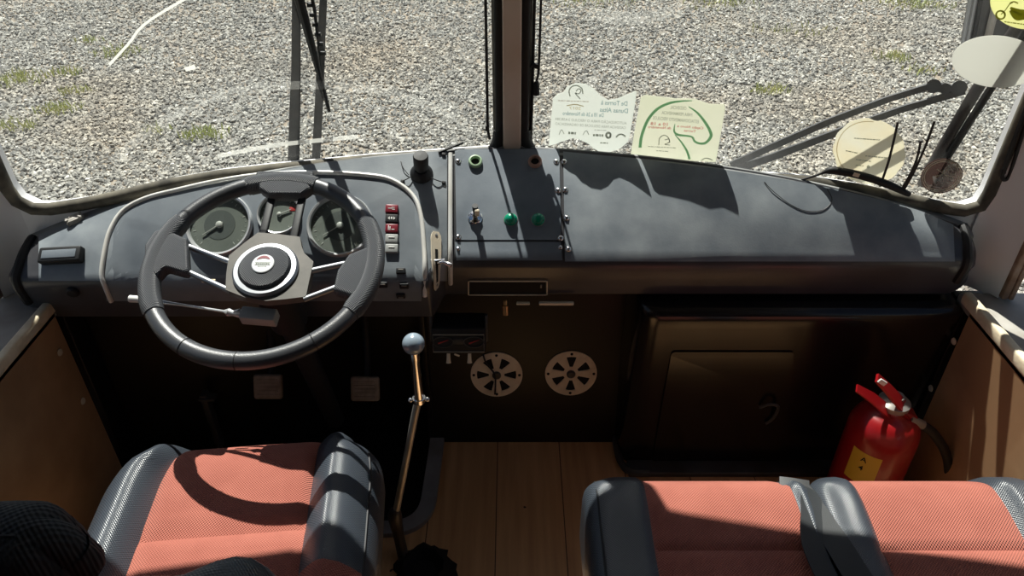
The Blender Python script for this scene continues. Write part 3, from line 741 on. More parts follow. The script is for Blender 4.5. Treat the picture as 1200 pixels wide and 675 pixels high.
obj('pod_tag', xf(boxat((-.004, -.022, -.031), (.006, .001, .002), .0008, (.4, 'Y')), mxp), 'ivory', gp)
for s in (-1, 1): obj('pod_bracket', xf(boxat((s * .058, .0, .022), (.0025, .006, .03), .001), mxp), 'grime', gp)

# ================================================================== STEERING
TW = radians(69.5)
e2 = V((0, sin(TW), cos(TW))); wn = V((0, -cos(TW), sin(TW))); WC = V((-.440, 1.1025, .68)); RW = .1955
WM = Matrix(((1, 0, 0, WC.x), (0, e2.y, wn.y, WC.y), (0, e2.z, wn.z, WC.z), (0, 0, 0, 1)))
def WP(px, py, off=0):       # pixel -> wheel-local coords on plane offset along the axis
    p = on_plane(px, py, WC + wn * off, wn) - WC; return (p.x, p.dot(e2), off)
wh = thing('steering_wheel', 'black leather sports steering wheel with chrome ring round its centre cap', 'steering wheel', WC)
K = 144; pts = []; R_ = []
def near(a, c, w): d = abs((a - c + pi) % (2 * pi) - pi); return 1 - sstep(w * .8, w, d)
for k in range(K):
    a = 2 * pi * k / K
    g = max(near(a, pi, .33), near(a, 0, .33), near(a, pi / 2, .26)); fg = .0008 * sin(a * 40) if (-2.7 < ((a + pi) % (2 * pi) - pi) < -.5) and 0 else 0
    R_.append(.0165 + .0025 * g); pts.append(V((RW * cos(a), RW * sin(a), 0)))
grip = lambda a0, a1, r, n=40: tube([V((RW * cos(a), RW * sin(a), 0)) for a in [radians(a0 + (a1 - a0) * i / n) for i in range(n + 1)]], [r * (1 if 1 < i < n - 1 else .93) for i in range(n + 1)], 18)
obj('rim', xf(tube(pts, [.0155] * K, 18, True), WM), 'leathersm', wh)
for a0, a1 in ((150, 212), (-32, 30), (70, 110)):
    o = obj('grip', xf(grip(a0, a1, .0185), WM), 'leather', wh); o['label'] = 'textured thicker grip section'
for a in (240, 268, 305):
    c = V((RW * cos(radians(a)), RW * sin(radians(a)), 0))
    obj('seam', xf(tube([V(((RW + .0158 * cos(q)) * cos(radians(a)), (RW + .0158 * cos(q)) * sin(radians(a)), .0158 * sin(q))) for q in [2 * pi * i / 20 for i in range(20)]], .0008, 5, True), WM), 'stitch', wh)
def pad(pxs, z0, z1, m, name, r=.008):
    poly = [WP(*p)[:2] for p in pxs]; v, f = prism(rpoly(poly, r, 5), z0, z1)
    return v, f
def softpad(pxs, z, h, r):
    """cushioned pad: outline shrinks towards the top and bottom"""
    poly = rpoly([WP(*p)[:2] for p in pxs], r, 5); n = len(poly); c = V((sum(p[0] for p in poly) / n, sum(p[1] for p in poly) / n, 0)); v = []; f = []
    lay = [(-h, .86), (-h * .8, .95), (0, 1), (h * .45, .985), (h * .75, .95), (h * .93, .88), (h, .78)]
    for zz, k in lay: v += [c + (V((x, y, 0)) - c) * k + V((0, 0, z + zz)) for x, y in poly]
    for i in range(len(lay) - 1): f += [[i * n + j, i * n + (j + 1) % n, (i + 1) * n + (j + 1) % n, (i + 1) * n + j] for j in range(n)]
    f += [list(range(n))[::-1], list(range((len(lay) - 1) * n, len(lay) * n))]; return v, f
obj('spoke_pad', xf(softpad([(196, 272), (222, 284), (224, 326), (196, 318), (186, 330), (172, 320), (172, 292), (184, 274)], .002, .013, .008), WM), 'leather', wh, angle=80)
obj('spoke_pad', xf(softpad([(440, 290), (410, 302), (396, 322), (391, 345), (414, 352), (428, 350), (443, 330), (449, 300)], .002, .013, .008), WM), 'leather', wh, angle=80)
obj('spoke_pad', xf(softpad([(300, 205), (370, 205), (366, 226), (355, 233), (316, 233), (305, 226)], .002, .013, .006), WM), 'leather', wh, angle=80)
def rod(a, b, r, m, nm): obj(nm, xf(tube([V(WP(*a, -.002)), V(WP(*b, -.002))], r, 12), WM), m, wh)
rod((219, 288), (272, 308), .0052, 'alu', 'spoke_rod'); rod((219, 318), (270, 341), .0052, 'alu', 'spoke_rod')
rod((404, 309), (362, 318), .0052, 'alu', 'spoke_rod'); rod((396, 336), (356, 351), .0052, 'alu', 'spoke_rod')
for x0, x1 in ((315, 309), (349, 348)):
    v = obj('spoke_bar', xf(boxat(((WP(x0, 230)[0] + WP(x1, 280)[0]) / 2, (WP(x0, 230)[1] + WP(x1, 280)[1]) / 2, -.004), (.0075, .05, .004), .003), WM), 'blackplast', wh)
hub = [(269, 301), (286, 287), (303, 274), (328, 276), (352, 279), (354, 290), (357, 298), (368, 308), (363, 330), (359, 349), (335, 352), (312, 354), (288, 350), (265, 341), (266, 322)]
hp = rpoly([WP(*p)[:2] for p in hub], .004, 3)
obj('hub_plate', xf(prism(hp, -.012, .004), WM), 'hubbrown', wh, angle=30)
hc = WP(312.5, 318.5); hm = WM @ Matrix.Translation((hc[0], hc[1], 0))
obj('chrome_ring', xf(lathe([(.0575, .002), (.0575, .008), (.054, .012), (.0465, .0125), (.0445, .009), (.044, .002)], 56, False), hm), 'alu', wh)
cap = obj('horn_cap', xf(lathe([(.045, .002), (.0445, .013), (.042, .0185), (.034, .0215), (.018, .0232), (.0005, .0236)], 48), hm), 'leather', wh)
em = obj('emblem', xf(lathe([(.0195, .0215), (.0195, .0246), (.018, .0252), (.0005, .0252)], 40), hm), 'bezel', cap, angle=15)
em['label'] = 'silver round emblem with a red arc'
mm = MB()
mm.add(ribbon([V((.014 * cos(a), .0135 * sin(a), .0255)) for a in [radians(35 + 110 * i / 12) for i in range(13)]], [.0003 + .0026 * sin(pi * i / 12) for i in range(13)], V((0, 0, 1)), .0005))
obj('red_arc', xf((mm.v, mm.f), hm), 'red', cap)
mm = MB()
for y, w in ((.0015, .0135), (-.003, .0135)): mm.add(boxat((0, y, .0258), (w, .0004, .0002), .0001))
for k in range(7): mm.add(boxat((-.0105 + .0035 * k, -.0008, .0258), (.0009, .0016, .0002), .0001, (.2 * (-1) ** k, 'Z')))
for k in range(5): mm.add(boxat((-.0065 + .0033 * k, -.0065, .0258), (.0008, .0012, .0002), .0001))
obj('emblem_lettering', xf((mm.v, mm.f), hm), 'inkgrey', cap)
obj('tape_tab', xf(boxat((*WP(241, 323, -.004)[:2], -.02), (.012, .003, .002), .001), WM), 'plyedge', wh)
# column + stalk
colm = thing('steering_column', 'black steering column rising from the footwell with a chrome indicator stalk', 'steering column', WC - wn * .6)
obj('column_tube', xf(tube([(hc[0], hc[1], -.012), (hc[0], hc[1], -.05), (hc[0], hc[1], -.16), (hc[0], hc[1], -.165), (hc[0], hc[1], -.62)], [.045, .038, .036, .024, .022], 24), WM), 'blackplast', colm)
q = [WP(*p, -.045) for p in ((155, 350), (166, 351), (210, 357), (262, 365), (268, 366), (273, 367), (280, 367), (284, 368), (290, 368))]
st = obj('indicator_stalk', xf(tube([V(p) for p in q], [.0062, .006, .0026, .0026, .0075, .005, .0085, .0055, .008], 12), WM), 'bezel', colm)
a, b = V(WP(284, 368, -.045)), V(WP(320, 371, -.045))
obj('stalk_housing', xf(boxat((a + b) / 2 + V((.002, 0, -.004)), ((b - a).length / 2 + .004, .0125, .012), .003, (math.atan2((b - a).y, (b - a).x), 'Z')), WM), 'greybtn', colm)
obj('stalk_tip', xf(tube([V(WP(152, 350, -.045)), V(WP(166, 351, -.045))], [.0065, .0062], 12), WM), 'white', st)

# ================================================================== pedals
def pedal(nm, px, py, lab):
    p = at_y(px, py, 1.29); t = thing(nm, lab, 'pedal', p)
    mx = frame_at(p, V((0, -.88, .47)), (0, .3, 1))
    pd = obj('pedal_pad', xf(rbox(.034, .03, .008, .0075, 3), mx), 'pedal', t)
    m = MB()
    for k in range(5): m.add(boxat((0, -.018 + .009 * k, .0085), (.024, .0016, .001), .0005))
    obj('pedal_ribs', xf((m.v, m.f), mx), 'pedal', pd)
    m = MB(); m.add(boxat((0, 0, .0083), (.027, .0225, .0004), .0003))
    obj('pedal_arm', tube(smooth_path([p + V((0, .008, 0)), p + V((0, .05, .03)), p + V((0, .085, .12)), p + V((0, .09, .26))], 4), .009, 10), 'blackplast', t)
pedal('clutch_pedal', 314.5, 453, 'worn clutch pedal in the dark footwell, under the steering wheel')
pedal('brake_pedal', 428, 455.5, 'worn brake pedal in the dark footwell, beside the gear lever')
ac = at_y(249, 492, 1.3); t = thing('footwell_bracket', 'dark metal bracket in the footwell left of the clutch pedal', 'bracket', ac)
obj('bracket_plate', boxat(ac, (.008, .012, .09), .003), 'grime', t); obj('bracket_foot', boxat(ac + V((.01, -.005, .08)), (.02, .012, .004), .002), 'grime', t)

# ================================================================== gear lever
gl = thing('gear_lever', 'long chrome gear lever with a pale blue ball knob and a cranked rod', 'gear lever', at_z(478, 645, 0))
kc = CAM + ray(484.5, 403) * 1.345
j0 = CAM + ray(491, 468) * 1.44; j1 = CAM + ray(487, 483) * 1.455; g2 = CAM + ray(463, 606) * 1.56; g3 = CAM + ray(470, 640) * 1.6; g4 = at_z(476, 668, -.01)
sph = [(.0005, -.0205)] + [(.0205 * cos(a), .0205 * sin(a)) for a in [radians(-85 + 10 * i) for i in range(18)]] + [(.0005, .0205)]
obj('knob', xf(lathe(sph, 32), Matrix.Translation(kc)), 'paleknob', gl)
obj('upper_shaft', tube([kc + (j0 - kc) * .12, kc + (j0 - kc) * .26, kc + (j0 - kc) * .3, j0], [.0095, .0095, .0078, .0105], 16), 'chrome', gl)
obj('joint_collar', join(tube([j0 + V((0, 0, .005)), j0 - V((0, 0, .005))], .0125, 16), xf(lathe(sph, 12), Matrix.Translation(j0 + V((.017, -.004, .004))) @ Matrix.Scale(.25, 4)), xf(lathe(sph, 12), Matrix.Translation(j0 + V((-.016, -.004, .002))) @ Matrix.Scale(.25, 4))), 'chrome', gl)
obj('lower_rod', tube(smooth_path([j0, j1, j1 + (g2 - j1) * .5, g2], 5), .0075, 14), 'dull', gl)
obj('socket_end', tube(smooth_path([g2 + (j1 - g2) * .08, g2, g3, g4], 4), [.009, .011, .013, .0135, .0155, .014, .0125, .012, .012, .012, .013, .013, .013], 12), 'bracket', gl)
bm_ = []
R0 = []
for r, z, jit in ((.085, .001, .012), (.072, .012, .006), (.055, .02, .002), (.045, .014, .002), (.032, .003, .001)):
    R0.append([(r + rng.uniform(-jit, jit), z + rng.uniform(-.2, .2) * z) for _ in range(30)])
cb = at_z(497, 668, 0); v = []; f = []
for row in R0: v += [cb + V((row[k][0] * cos(2 * pi * k / 30) * .78, row[k][0] * sin(2 * pi * k / 30) * .72, row[k][1])) for k in range(30)]
for i in range(4): f += [[i * 30 + k, i * 30 + (k + 1) % 30, (i + 1) * 30 + (k + 1) % 30, (i + 1) * 30 + k] for k in range(30)]
f.append(list(range(120, 150)))
obj('torn_boot', (v, f), 'hole', gl)

# ================================================================== seats
def cushion(hx, hy, hz, r, cr, deform, seg, split, name_m, parent, mx):
    """upholstered block: rounded box, plan corners rounded by cr, deformed, split into parts by `split(x,y,z)->key`"""
    v, f = rbox(hx, hy, hz, r, 5, seg); out = []; key = []
    cent = [sum((V(v[i]) for i in q), V()) / len(q) for q in f]
    for p in v:
        x, y, z = p
        ix, iy = min(max(x, -hx + cr), hx - cr), min(max(y, -hy + cr), hy - cr); dx, dy = x - ix, y - iy; l = sqrt(dx * dx + dy * dy)
        if l > 1e-9 and dx and dy:
            k = max(abs(dx), abs(dy)) / l; dx *= k; dy *= k
        q = V((ix + dx, iy + dy, z)); out.append(mx @ V(deform(q, x / hx, y / hy, z / hz)))
    groups = {}
    for c, q in zip(cent, f): groups.setdefault(split(c), []).append(q)
    res = {}
    for k, fs in groups.items():
        used = sorted(set(i for q in fs for i in q)); mp = {i: n for n, i in enumerate(used)}
        nm, m = name_m[k]; res[k] = obj(nm, ([out[i] for i in used], [[mp[i] for i in q] for q in fs]), m, parent, angle=75)
    return BVHTree.FromPolygons(out, f), out

ds = thing('driver_seat', 'driver seat with orange centre panel and charcoal bolsters behind the steering wheel', 'seat', (-.46, .72, 0))
YAW = radians(5.5); SH = .385
mxs = Matrix.Translation((-.466, .74, SH - .082)) @ Matrix.Rotation(YAW, 4, 'Z')
def dd(q, u, w, t):
    z = q.z
    a = abs(u)
    if t > 0:
        z += .034 * t * (sstep(.5, .7, a) - .75 * sstep(.7, 1.0, a))
        z -= .006 * math.exp(-((a - .53) / .03) ** 2) * t
        z -= .010 * math.exp(-((w - .078) / .035) ** 2) * (1 - sstep(.5, .56, a)) * t
        z += .012 * (1 - a * a) * math.exp(-((w - .55) / .3) ** 2) * t * (a < .53)
        z -= .03 * sstep(.6, 1.0, w) ** 2 * t
    x = q.x
    if u < 0: x *= (1 - .14 * sstep(.45, 1, w))       # left front corner swept in
    return (x, q.y, z)
sbv, _ = cushion(.245, .258, .085, .07, .105, dd, (40, 26, 1), lambda c: (('P2' if c.x < 0 else 'P3') if c.y < -.03 and c.y < -.03 and c.z > .02 and abs(c.x) > .13 and c.y < -.07 else ('L' if c.x < -.13 else 'R' if c.x > .13 else ('F' if c.y > .02 else 'B'))),
    {'L': ('side_bolster', 'bolster'), 'R': ('side_bolster', 'bolster'), 'F': ('front_panel', 'orange'), 'B': ('seat_panel', 'orange'), 'P2': ('rear_panel', 'orange'), 'P3': ('rear_panel', 'orange')}, ds, mxs)
def dpt(u, w, extra=0):  # point on the cushion's top
    x, y = .245 * u, .245 * w; p = dd(V((x, y, .085)), u, w, 1); return mxs @ V((p[0], p[1], p[2] + extra))
def down(b, p, e=0): h = b.ray_cast(V((p.x, p.y, 1)), V((0, 0, -1)))[0]; return (h if h else p) + V((0, 0, e))
obj('piping', tube(smooth_path([down(sbv, mxs @ V((.228 - .03 * max(0, w - .5), .258 * w, 0))) for w in (-.3, -.1, .1, .3, .5, .7, .85)], 5), .002, 6), 'stitch', ds)
obj('seat_base', boxat((-.462, .70, .155), (.2, .2, .15), .02), 'blackplast', ds)
# back rest, seen from above and behind
mxb = Matrix.Translation((-.442, .415, .53)) @ Matrix.Rotation(YAW, 4, 'Z') @ Matrix.Rotation(radians(14), 4, 'X')
def db(q, u, w, t):
    z = q.z
    if t > 0: z += t * (.03 * math.exp(-((u - .36) / .32) ** 2) + .03 * math.exp(-((u + .36) / .32) ** 2) - .06 * sstep(.6, 1.0, abs(u)))
    return (q.x * (1 - .12 * max(0, t)), q.y + .03 * (sstep(.55, .8, abs(u))) * (w > 0), z)
cushion(.24, .06, .235, .045, .05, db, (30, 3, 14), lambda c: 'C' if abs(c.x) < .12 and c.y > 0 and c.z < .19 else 'B',
    {'C': ('backrest_panel', 'orange'), 'B': ('backrest', 'bolster')}, ds, mxb)
hd = CAM + ray(8, 648) * .80
mxh = Matrix.Translation((hd.x, hd.y, hd.z)) @ Matrix.Rotation(YAW, 4, 'Z') @ Matrix.Rotation(radians(12), 4, 'X')
def dh(q, u, w, t): return (q.x * (1 - .1 * t), q.y, q.z - .02 * u * u * (t > 0))
cushion(.085, .042, .066, .04, .042, dh, (12, 3, 8), lambda c: 'F', {'F': ('headrest', 'mesh')}, ds, mxh)
obj('headrest_seam', tube(smooth_path([mxh @ V((x, -.012, .0655 - .02 * (x / .085) ** 2 - .0)) for x in (-.05, -.03, 0, .02, .04)], 4), .0015, 6), 'stitch', ds)
for s in (-1, 1): obj('headrest_post', tube([mxh @ V((s * .03, 0, -.05)), mxh @ V((s * .03, 0, -.13))], .006, 10), 'chrome', ds)

bench = thing('passenger_bench', 'double passenger bench in orange and charcoal under the passenger side', 'bench seat', (.525, .64, 0))
def bench_seat(xa, xb, pl, pr, br):
    cx, hx = (xa + xb) / 2, (xb - xa) / 2; mx = Matrix.Translation((cx, .662, .388 - .085))
    def d(q, u, w, t):
        z = q.z; x = cx + q.x
        if t > 0:
            z += .012 * (1 - sstep(pl - .012, pl + .012, x)) * t + .012 * sstep(pr - .012, pr + .012, x) * t
            for e in (pl, pr): z -= .006 * math.exp(-((x - e) / .007) ** 2) * t
            z -= .007 * math.exp(-((q.y - .061) / .006) ** 2) * (pl < x < pr) * t
            z += .012 * math.exp(-((q.y - .15) / .07) ** 2) * t - .03 * sstep(.72, 1, w) * t
        return (q.x, q.y, z)
    bb, _ = cushion(hx, .24, .085, .042, .06, d, (36, 44, 1), lambda c: 'L' if c.x + cx < pl else 'R' if c.x + cx > pr else ('F' if c.y > .061 else 'B'),
        {'L': ('side_bolster', 'bolster'), 'R': ('side_bolster', 'bolster'), 'F': ('front_panel', 'orange'), 'B': ('seat_panel', 'orange')}, bench, mx)
    return lambda x, y, e=0: down(bb, V((x, y, .38)), e)
f1 = bench_seat(.122, .515, .228, .472, 0)
f2 = bench_seat(.505, .925, .583, .822, 0)
obj('piping', tube(smooth_path([f1(.143, y) for y in (.45, .55, .65, .75, .82, .86)], 4), .002, 6), 'stitch', bench)
obj('bench_frame', boxat((.525, .62, .12), (.36, .2, .115), .015), 'blackplast', bench)
obj('backrest', xf(rbox(.39, .05, .22, .045, 4, (8, 2, 6)), Matrix.Translation((.525, .355, .52)) @ Matrix.Rotation(radians(14), 4, 'X')), 'bolster', bench)
# seat belt lying in the gap between the two cushions
sb = thing('seat_belt', 'black webbing seat belt lying folded between the two bench cushions', 'seat belt', (.49, .8, .40))
up = V((0, -.2, 1)).normalized()
bp = lambda px, py, z: at_z(px, py, z)
obj('webbing', ribbon(smooth_path([bp(930, 566, .383), bp(941, 580, .392), bp(955, 600, .397), bp(975, 628, .398), bp(1000, 668, .398), bp(1020, 700, .396)], 5), [.022] * 26, up, .0018), 'webbing', sb)
obj('webbing_fold', ribbon(smooth_path([bp(938, 568, .386), bp(950, 580, .399), bp(952, 600, .402), bp(953, 640, .402), bp(975, 690, .398)], 5), [.02] * 21, V((.25, -.15, 1)).normalized(), .0018), 'webbing', sb)
obj('belt_anchor', ribbon([bp(913, 564, .386), bp(930, 566, .389), bp(948, 569, .388)], .008, V((0, -.3, 1)).normalized(), .003), 'grime', sb)

# ================================================================== fire extinguisher
ex = thing('fire_extinguisher', 'red fire extinguisher with black hose standing in the passenger side corner', 'fire extinguisher', (.775, 1.10, 0))
EX = Matrix.Translation((.775, 1.10, 0))
obj('cylinder', xf(lathe([(.05, 0), (.066, .004), (.07, .012), (.07, .265)] + [(.028 + .042 * cos(a), .265 + .06 * sin(a)) for a in (.2, .45, .7, .95, 1.2, 1.45)] + [(.026, .332), (.024, .345), (.001, .345)], 40), EX), 'extred', ex)
lab = [[EX @ V((.0706 * cos(a), .0706 * sin(a), z)) for z in (.165, .21, .25)] for a in [radians(-158 + 7 * i) for i in range(8)]]
lb = obj('yellow_label', loft(lab), 'yellow', ex)
mm = MB()
for k, (s, z) in enumerate((('A', .232), ('4', .208))):
    tv, tf = text_geo(s, .018)
    mm.add(([EX @ V((.0711 * cos(radians(-135) + p.x / .0706), .0711 * sin(radians(-135) + p.x / .0706), z + p.y)) for p in tv], tf))
obj('label_print', (mm.v, mm.f), 'hole', lb)
obj('valve', join(xf(lathe([(.03, .338), (.031, .35), (.024, .354), (.016, .357), (.015, .366), (.001, .367)], 24), EX)), 'dull', ex)
e_ = lambda px, py, y=1.09: at_y(px, py, y)
obj('carry_handle', ribbon([e_(1056, 494, 1.085), e_(1040, 482, 1.085), e_(1022, 467, 1.08), e_(1003, 455, 1.08)], [.014, .0135, .012, .008], V((.35, -.55, .8)).normalized(), .004), 'extred', ex)
lv = obj('squeeze_lever', join(ribbon([e_(1068, 490, 1.09), e_(1054, 473, 1.085), e_(1040, 457, 1.085), e_(1026, 443, 1.085)], [.014, .0145, .012, .009], V((.45, -.55, .75)).normalized(), .006), boxat(e_(1062, 487, 1.09), (.016, .013, .013), .004, (.5, 'Y'))), 'extred', ex)
obj('lever_mark', boxat(e_(1034, 448, 1.073), (.009, .002, .005), .001, (.6, 'Y')), 'white', lv)
obj('hose_ferrule', tube([e_(1065, 491, 1.08), e_(1081, 498, 1.08)], .010, 14), 'dull', ex)
obj('hose', tube(smooth_path([e_(1081, 498, 1.08), e_(1094, 508, 1.08), e_(1107, 528, 1.08), e_(1112, 550, 1.08), e_(1111, 580, 1.08), e_(1105, 620, 1.09)], 6), .0098, 12), 'rubber', ex)

# ================================================================== stickers on the windscreen (read backwards from inside)
def sticker_slab(px, W, off=.0012, th=.0006, nrm=GN):
    P = [W(a, b, off) for a, b in px]; n = len(P)
    tri = [list(t) for t in tessellate_polygon([[V((a, b, 0)) for a, b in px]])]
    v = P + [p + nrm * th for p in P]
    return v, tri + [[i + n for i in t] for t in tri] + [[i, (i + 1) % n, (i + 1) % n + n, i + n] for i in range(n)]
def txt(s, cx, cy, h, wpx, ang=0, W=WR, mirror=True, off=.0022):
    """lettering seen from behind, centred on a place of the pane, h high, fitted to a width"""
    v, f = text_geo(s, 1.0)
    if not v: return [], []
    w = max(p.x for p in v) - min(p.x for p in v); k = wpx / w; kh = h / .7; c, sn = cos(radians(ang)), sin(radians(ang)); out = []
    for p in v:
        x = (-p.x if mirror else p.x) * k; y = -p.y * kh; out.append(W(cx + x * c - y * sn, cy + x * sn + y * c, off))
    return out, f
def bars(cx, cy, wpx, ang=0, h=.0008):
    out = []; x = -wpx / 2; i = 0; c, sn = cos(radians(ang)), sin(radians(ang))
    while x < wpx / 2 - .5:
        l = (2.2, 3.4, 1.5, 4.2, 2.8)[i % 5]; e = min(x + l, wpx / 2)
        out.append(ribbon([WR(cx + x * c, cy + x * sn, .002), WR(cx + e * c, cy + e * sn, .002)], h, GN, .0003)); x = e + .9; i += 1
    return join(*out)
def strokes(px, w, W=WR, nrm=GN, off=.002, k=5):
    P = smooth_path([V((a, b, 0)) for a, b in px], k); n = len(P)
    ww = w if isinstance(w, (int, float)) else None
    ws = [ww] * n if ww else list(np.interp(np.linspace(0, 1, n), np.linspace(0, 1, len(w)), w))
    return ribbon([W(p.x, p.y, off) for p in P], [float(q) for q in ws], nrm, .0003)
def ell(cx, cy, rx, ry, n=40, rot=0, a0=0, a1=360):
    return [(cx + rx * cos(t) * cos(rot) - ry * sin(t) * sin(rot), cy + rx * cos(t) * sin(rot) + ry * sin(t) * cos(rot)) for t in [radians(a0 + (a1 - a0) * i / n) for i in range(n)]]
def sticker(label, px, m, cat='sticker'):
    P = WR(sum(p[0] for p in px) / len(px), sum(p[1] for p in px) / len(px), .001)
    t = thing('windscreen_sticker', label, cat, P, 'stickers on the windscreen'); obj('sticker_sheet', sticker_slab(px, WR), m, t, smooth=False); return t
# 1 white wavy
px1 = [(643, 171), (648, 115), (654, 110), (660, 108), (665, 101), (675, 97), (686, 98), (696, 104), (705, 113), (713, 117), (724, 115), (736, 110), (746, 106), (745, 118), (738.5, 157.5), (736, 166), (727, 174), (716, 178), (703, 178), (696, 174), (689, 168), (679, 163.5), (671, 162), (661, 165), (651, 169)]
t = sticker('white wavy edged sticker at the windscreen base, nearest the centre post', px1, 'pwhite')
obj('lettering', join(txt('De Torres à', 720, 121, 5.2, 31, 3), txt('Dunas Altas', 719.5, 129.5, 5.2, 33, 3), txt('De 18 a 26 de Novembro', 683.5, 134, 4.6, 48, 3)), 'ink', t)
obj('fine_print', join(txt('AUTORIZAÇÃO PARA O VEICULO 3.4.58.384', 692.5, 142, 3, 84, 3.5), txt('CADENCIA PARA DESLOCAR DE ORGANIZACAO', 692, 147.5, 3, 83, 3.5), bars(704, 152.5, 15, 3, .0006), bars(701, 158.5, 12, 3, .0024), bars(708, 167.5, 9, 3, .0014), bars(671, 156, 10, 3, .0026)), 'inkgrey', t)
obj('year_print', join(txt('2017', 674, 127, 3.4, 14, 2), strokes([(664, 124), (674, 122.4), (684, 124.6)], .0009)), 'inkgold', t)
obj('fine_caption', bars(672, 118.5, 36, 2, .0008), 'inkpale', t)
obj('emblem', join(strokes([(668, 113), (667, 106), (671, 101), (677, 100.5), (682, 104), (683, 110)], .0011), strokes([(675, 107), (678, 104), (681, 106), (678, 110), (674, 109), (680, 116)], .0009)), 'inkgrey', t)
obj('logo_row', join(strokes([(722, 161), (725, 158), (729, 157.5), (733, 160)], .0016), strokes(ell(713, 158.5, 2.6, 3, 12) + [(715.6, 158.5)], .0022), strokes([(655, 158), (658, 152), (661, 157)], .0007), strokes([(683, 158), (687, 153), (690, 158)], .0007)), 'inkgrey', t)
# 2 cream with green horse outline
px2 = [(739, 182), (743.5, 153.5), (751, 113.5), (756, 111), (791, 115), (814, 115.5), (831, 121.5), (849, 122), (850, 128), (845, 156), (840, 184.5), (838.5, 190), (805, 188), (770, 184.5)]
t = sticker('cream sticker with green curved lines and red dates beside the white wavy one', px2, 'pcream')
g1 = strokes([(750, 173), (752, 159), (759, 141), (770, 128), (784, 121), (798, 118.6), (811, 118)], [.0032, .003, .003, .0028, .0026, .0018, .0007])
g2_ = strokes([(807, 125), (817, 132), (826.5, 143.6), (833, 156), (832, 162), (826.5, 167.6), (819.5, 168), (814, 165.5), (811, 160.5), (802.6, 159), (794, 157.7), (790, 153.5), (791, 145)], [.0008, .002, .0027, .003, .003, .0026, .0022, .0022, .0018, .002, .0024, .0018, .0006])
g3_ = strokes([(791, 158), (798, 166), (805, 177), (808, 186.6)], [.0007, .0016, .0022, .0024])
obj('green_outline', join(g1, g2_, g3_), 'inkgreen', t)
obj('lettering', join(txt('CREDENCIAL', 795, 126.5, 4, 19, 4), txt('PARA PERMANENCIA', 793.5, 133.5, 3.8, 36, 4.5), txt('ESTACIONAMENTO VEICULOS', 792, 140.5, 3.8, 54, 5), bars(776.5, 172.5, 34, 3, .0007), bars(776, 177, 14, 3, .0007)), 'inkgrey', t)
obj('red_lettering', join(txt('10 a 18', 773, 145.5, 3.6, 20, 3), txt('de Novembro', 773, 149.5, 3, 27, 3), txt('Capão Novo a', 809, 149, 2.8, 31, 5), txt('Torres', 808.5, 153.5, 2.8, 14, 5)), 'inkred', t)
obj('emblem', join(strokes([(772, 170), (773, 162), (778, 158.5), (783, 161), (785, 167)], .0009), strokes([(779, 164), (784, 163), (784, 167), (779, 169), (785, 170)], .0008), strokes([(822, 188), (826, 185.5), (831, 186), (835, 188)], .001)), 'inkgrey', t)
# 3 round cream
px3 = [(x, y) for x, y in ell(1018.5, 177, 42.5, 38.5, 60, radians(14))]
px3 = [(x + .8 * sin(i * 1.3), y + (2.2 if i in (44, 45) else 0)) for i, (x, y) in enumerate(px3)]
t = sticker('round ivory sticker with faded print above the black cable at the base', px3, 'pround')
obj('ring_print', join(strokes(ell(1018.5, 177, 38, 34.5, 40, radians(14), 95, 270), .0006)), 'inkgold', t)
obj('lettering', join(bars(1016, 163, 30, 4, .001), bars(998, 178, 14, 12, .001), bars(1028, 184, 28, 6, .0012), bars(1012, 188, 18, 8, .001), bars(1008, 194, 10, 6, .0009)), 'inkgrey', t)
obj('dot_print', strokes(ell(1017.5, 195.5, 1.2, 1.2, 10) + [(1018.7, 195.5)], .001), 'inkgrey', t)
# 4 pale oval
t = sticker('blank pale green oval sticker below the yellow oval one', ell(1168, 72, 53, 30.5, 56, radians(3)), 'poval')
# 5 yellow oval with motorcycle
t = sticker('yellow oval sticker with a motorcycle drawing at the top corner', ell(1200, 5, 40, 29, 56, radians(8)), 'pyellow')
bike = [strokes(ell(1172.5, 17.5, 5.2, 4.8, 18, .1) + ell(1172.5, 17.5, 5.2, 4.8, 1, .1), .0014), strokes(ell(1211, 22, 5.5, 5.2, 18) + [(1216.5, 22)], .0014), strokes([(1173, 17), (1178, 12), (1183, 5), (1187, 3)], .0008), strokes([(1184, 12), (1189, 17), (1194, 20), (1203, 20), (1211, 22)], [.002, .005, .006, .004, .001]), strokes([(1184, 9), (1192, 13), (1200, 14), (1208, 12)], [.0015, .004, .004, .001]), strokes([(1183, 4), (1188, 2), (1193, 4)], .001)]
obj('motorcycle_drawing', join(*bike), 'inkolive', t)
obj('lettering', bars(1192, 27.5, 30, 8, .0009), 'inkolive', t)
# 6 brown stamp
t = sticker('round brown translucent stamp with letters A and M in the corner', ell(1103.5, 206, 25, 20, 48, radians(-18)), 'pstamp')
obj('ring_print', join(strokes(ell(1103.5, 206, 23, 18, 48, radians(-18)) + ell(1103.5, 206, 23, 18, 1, radians(-18)), .0006), strokes(ell(1103.5, 206, 20.5, 16, 48, radians(-18)) + ell(1103.5, 206, 20.5, 16, 1, radians(-18)), .0006), strokes([(1098, 198), (1106, 204), (1116, 209)], .0006), strokes([(1095, 207), (1104, 204), (1112, 197)], .0006)), 'pcream', t)
obj('lettering', join(txt('A', 1113, 198.5, 8, 8, -10), txt('M', 1099, 210.5, 9, 11, -12), txt('.', 1114.5, 209.5, 3, 2, 0)), 'pwhite', t)

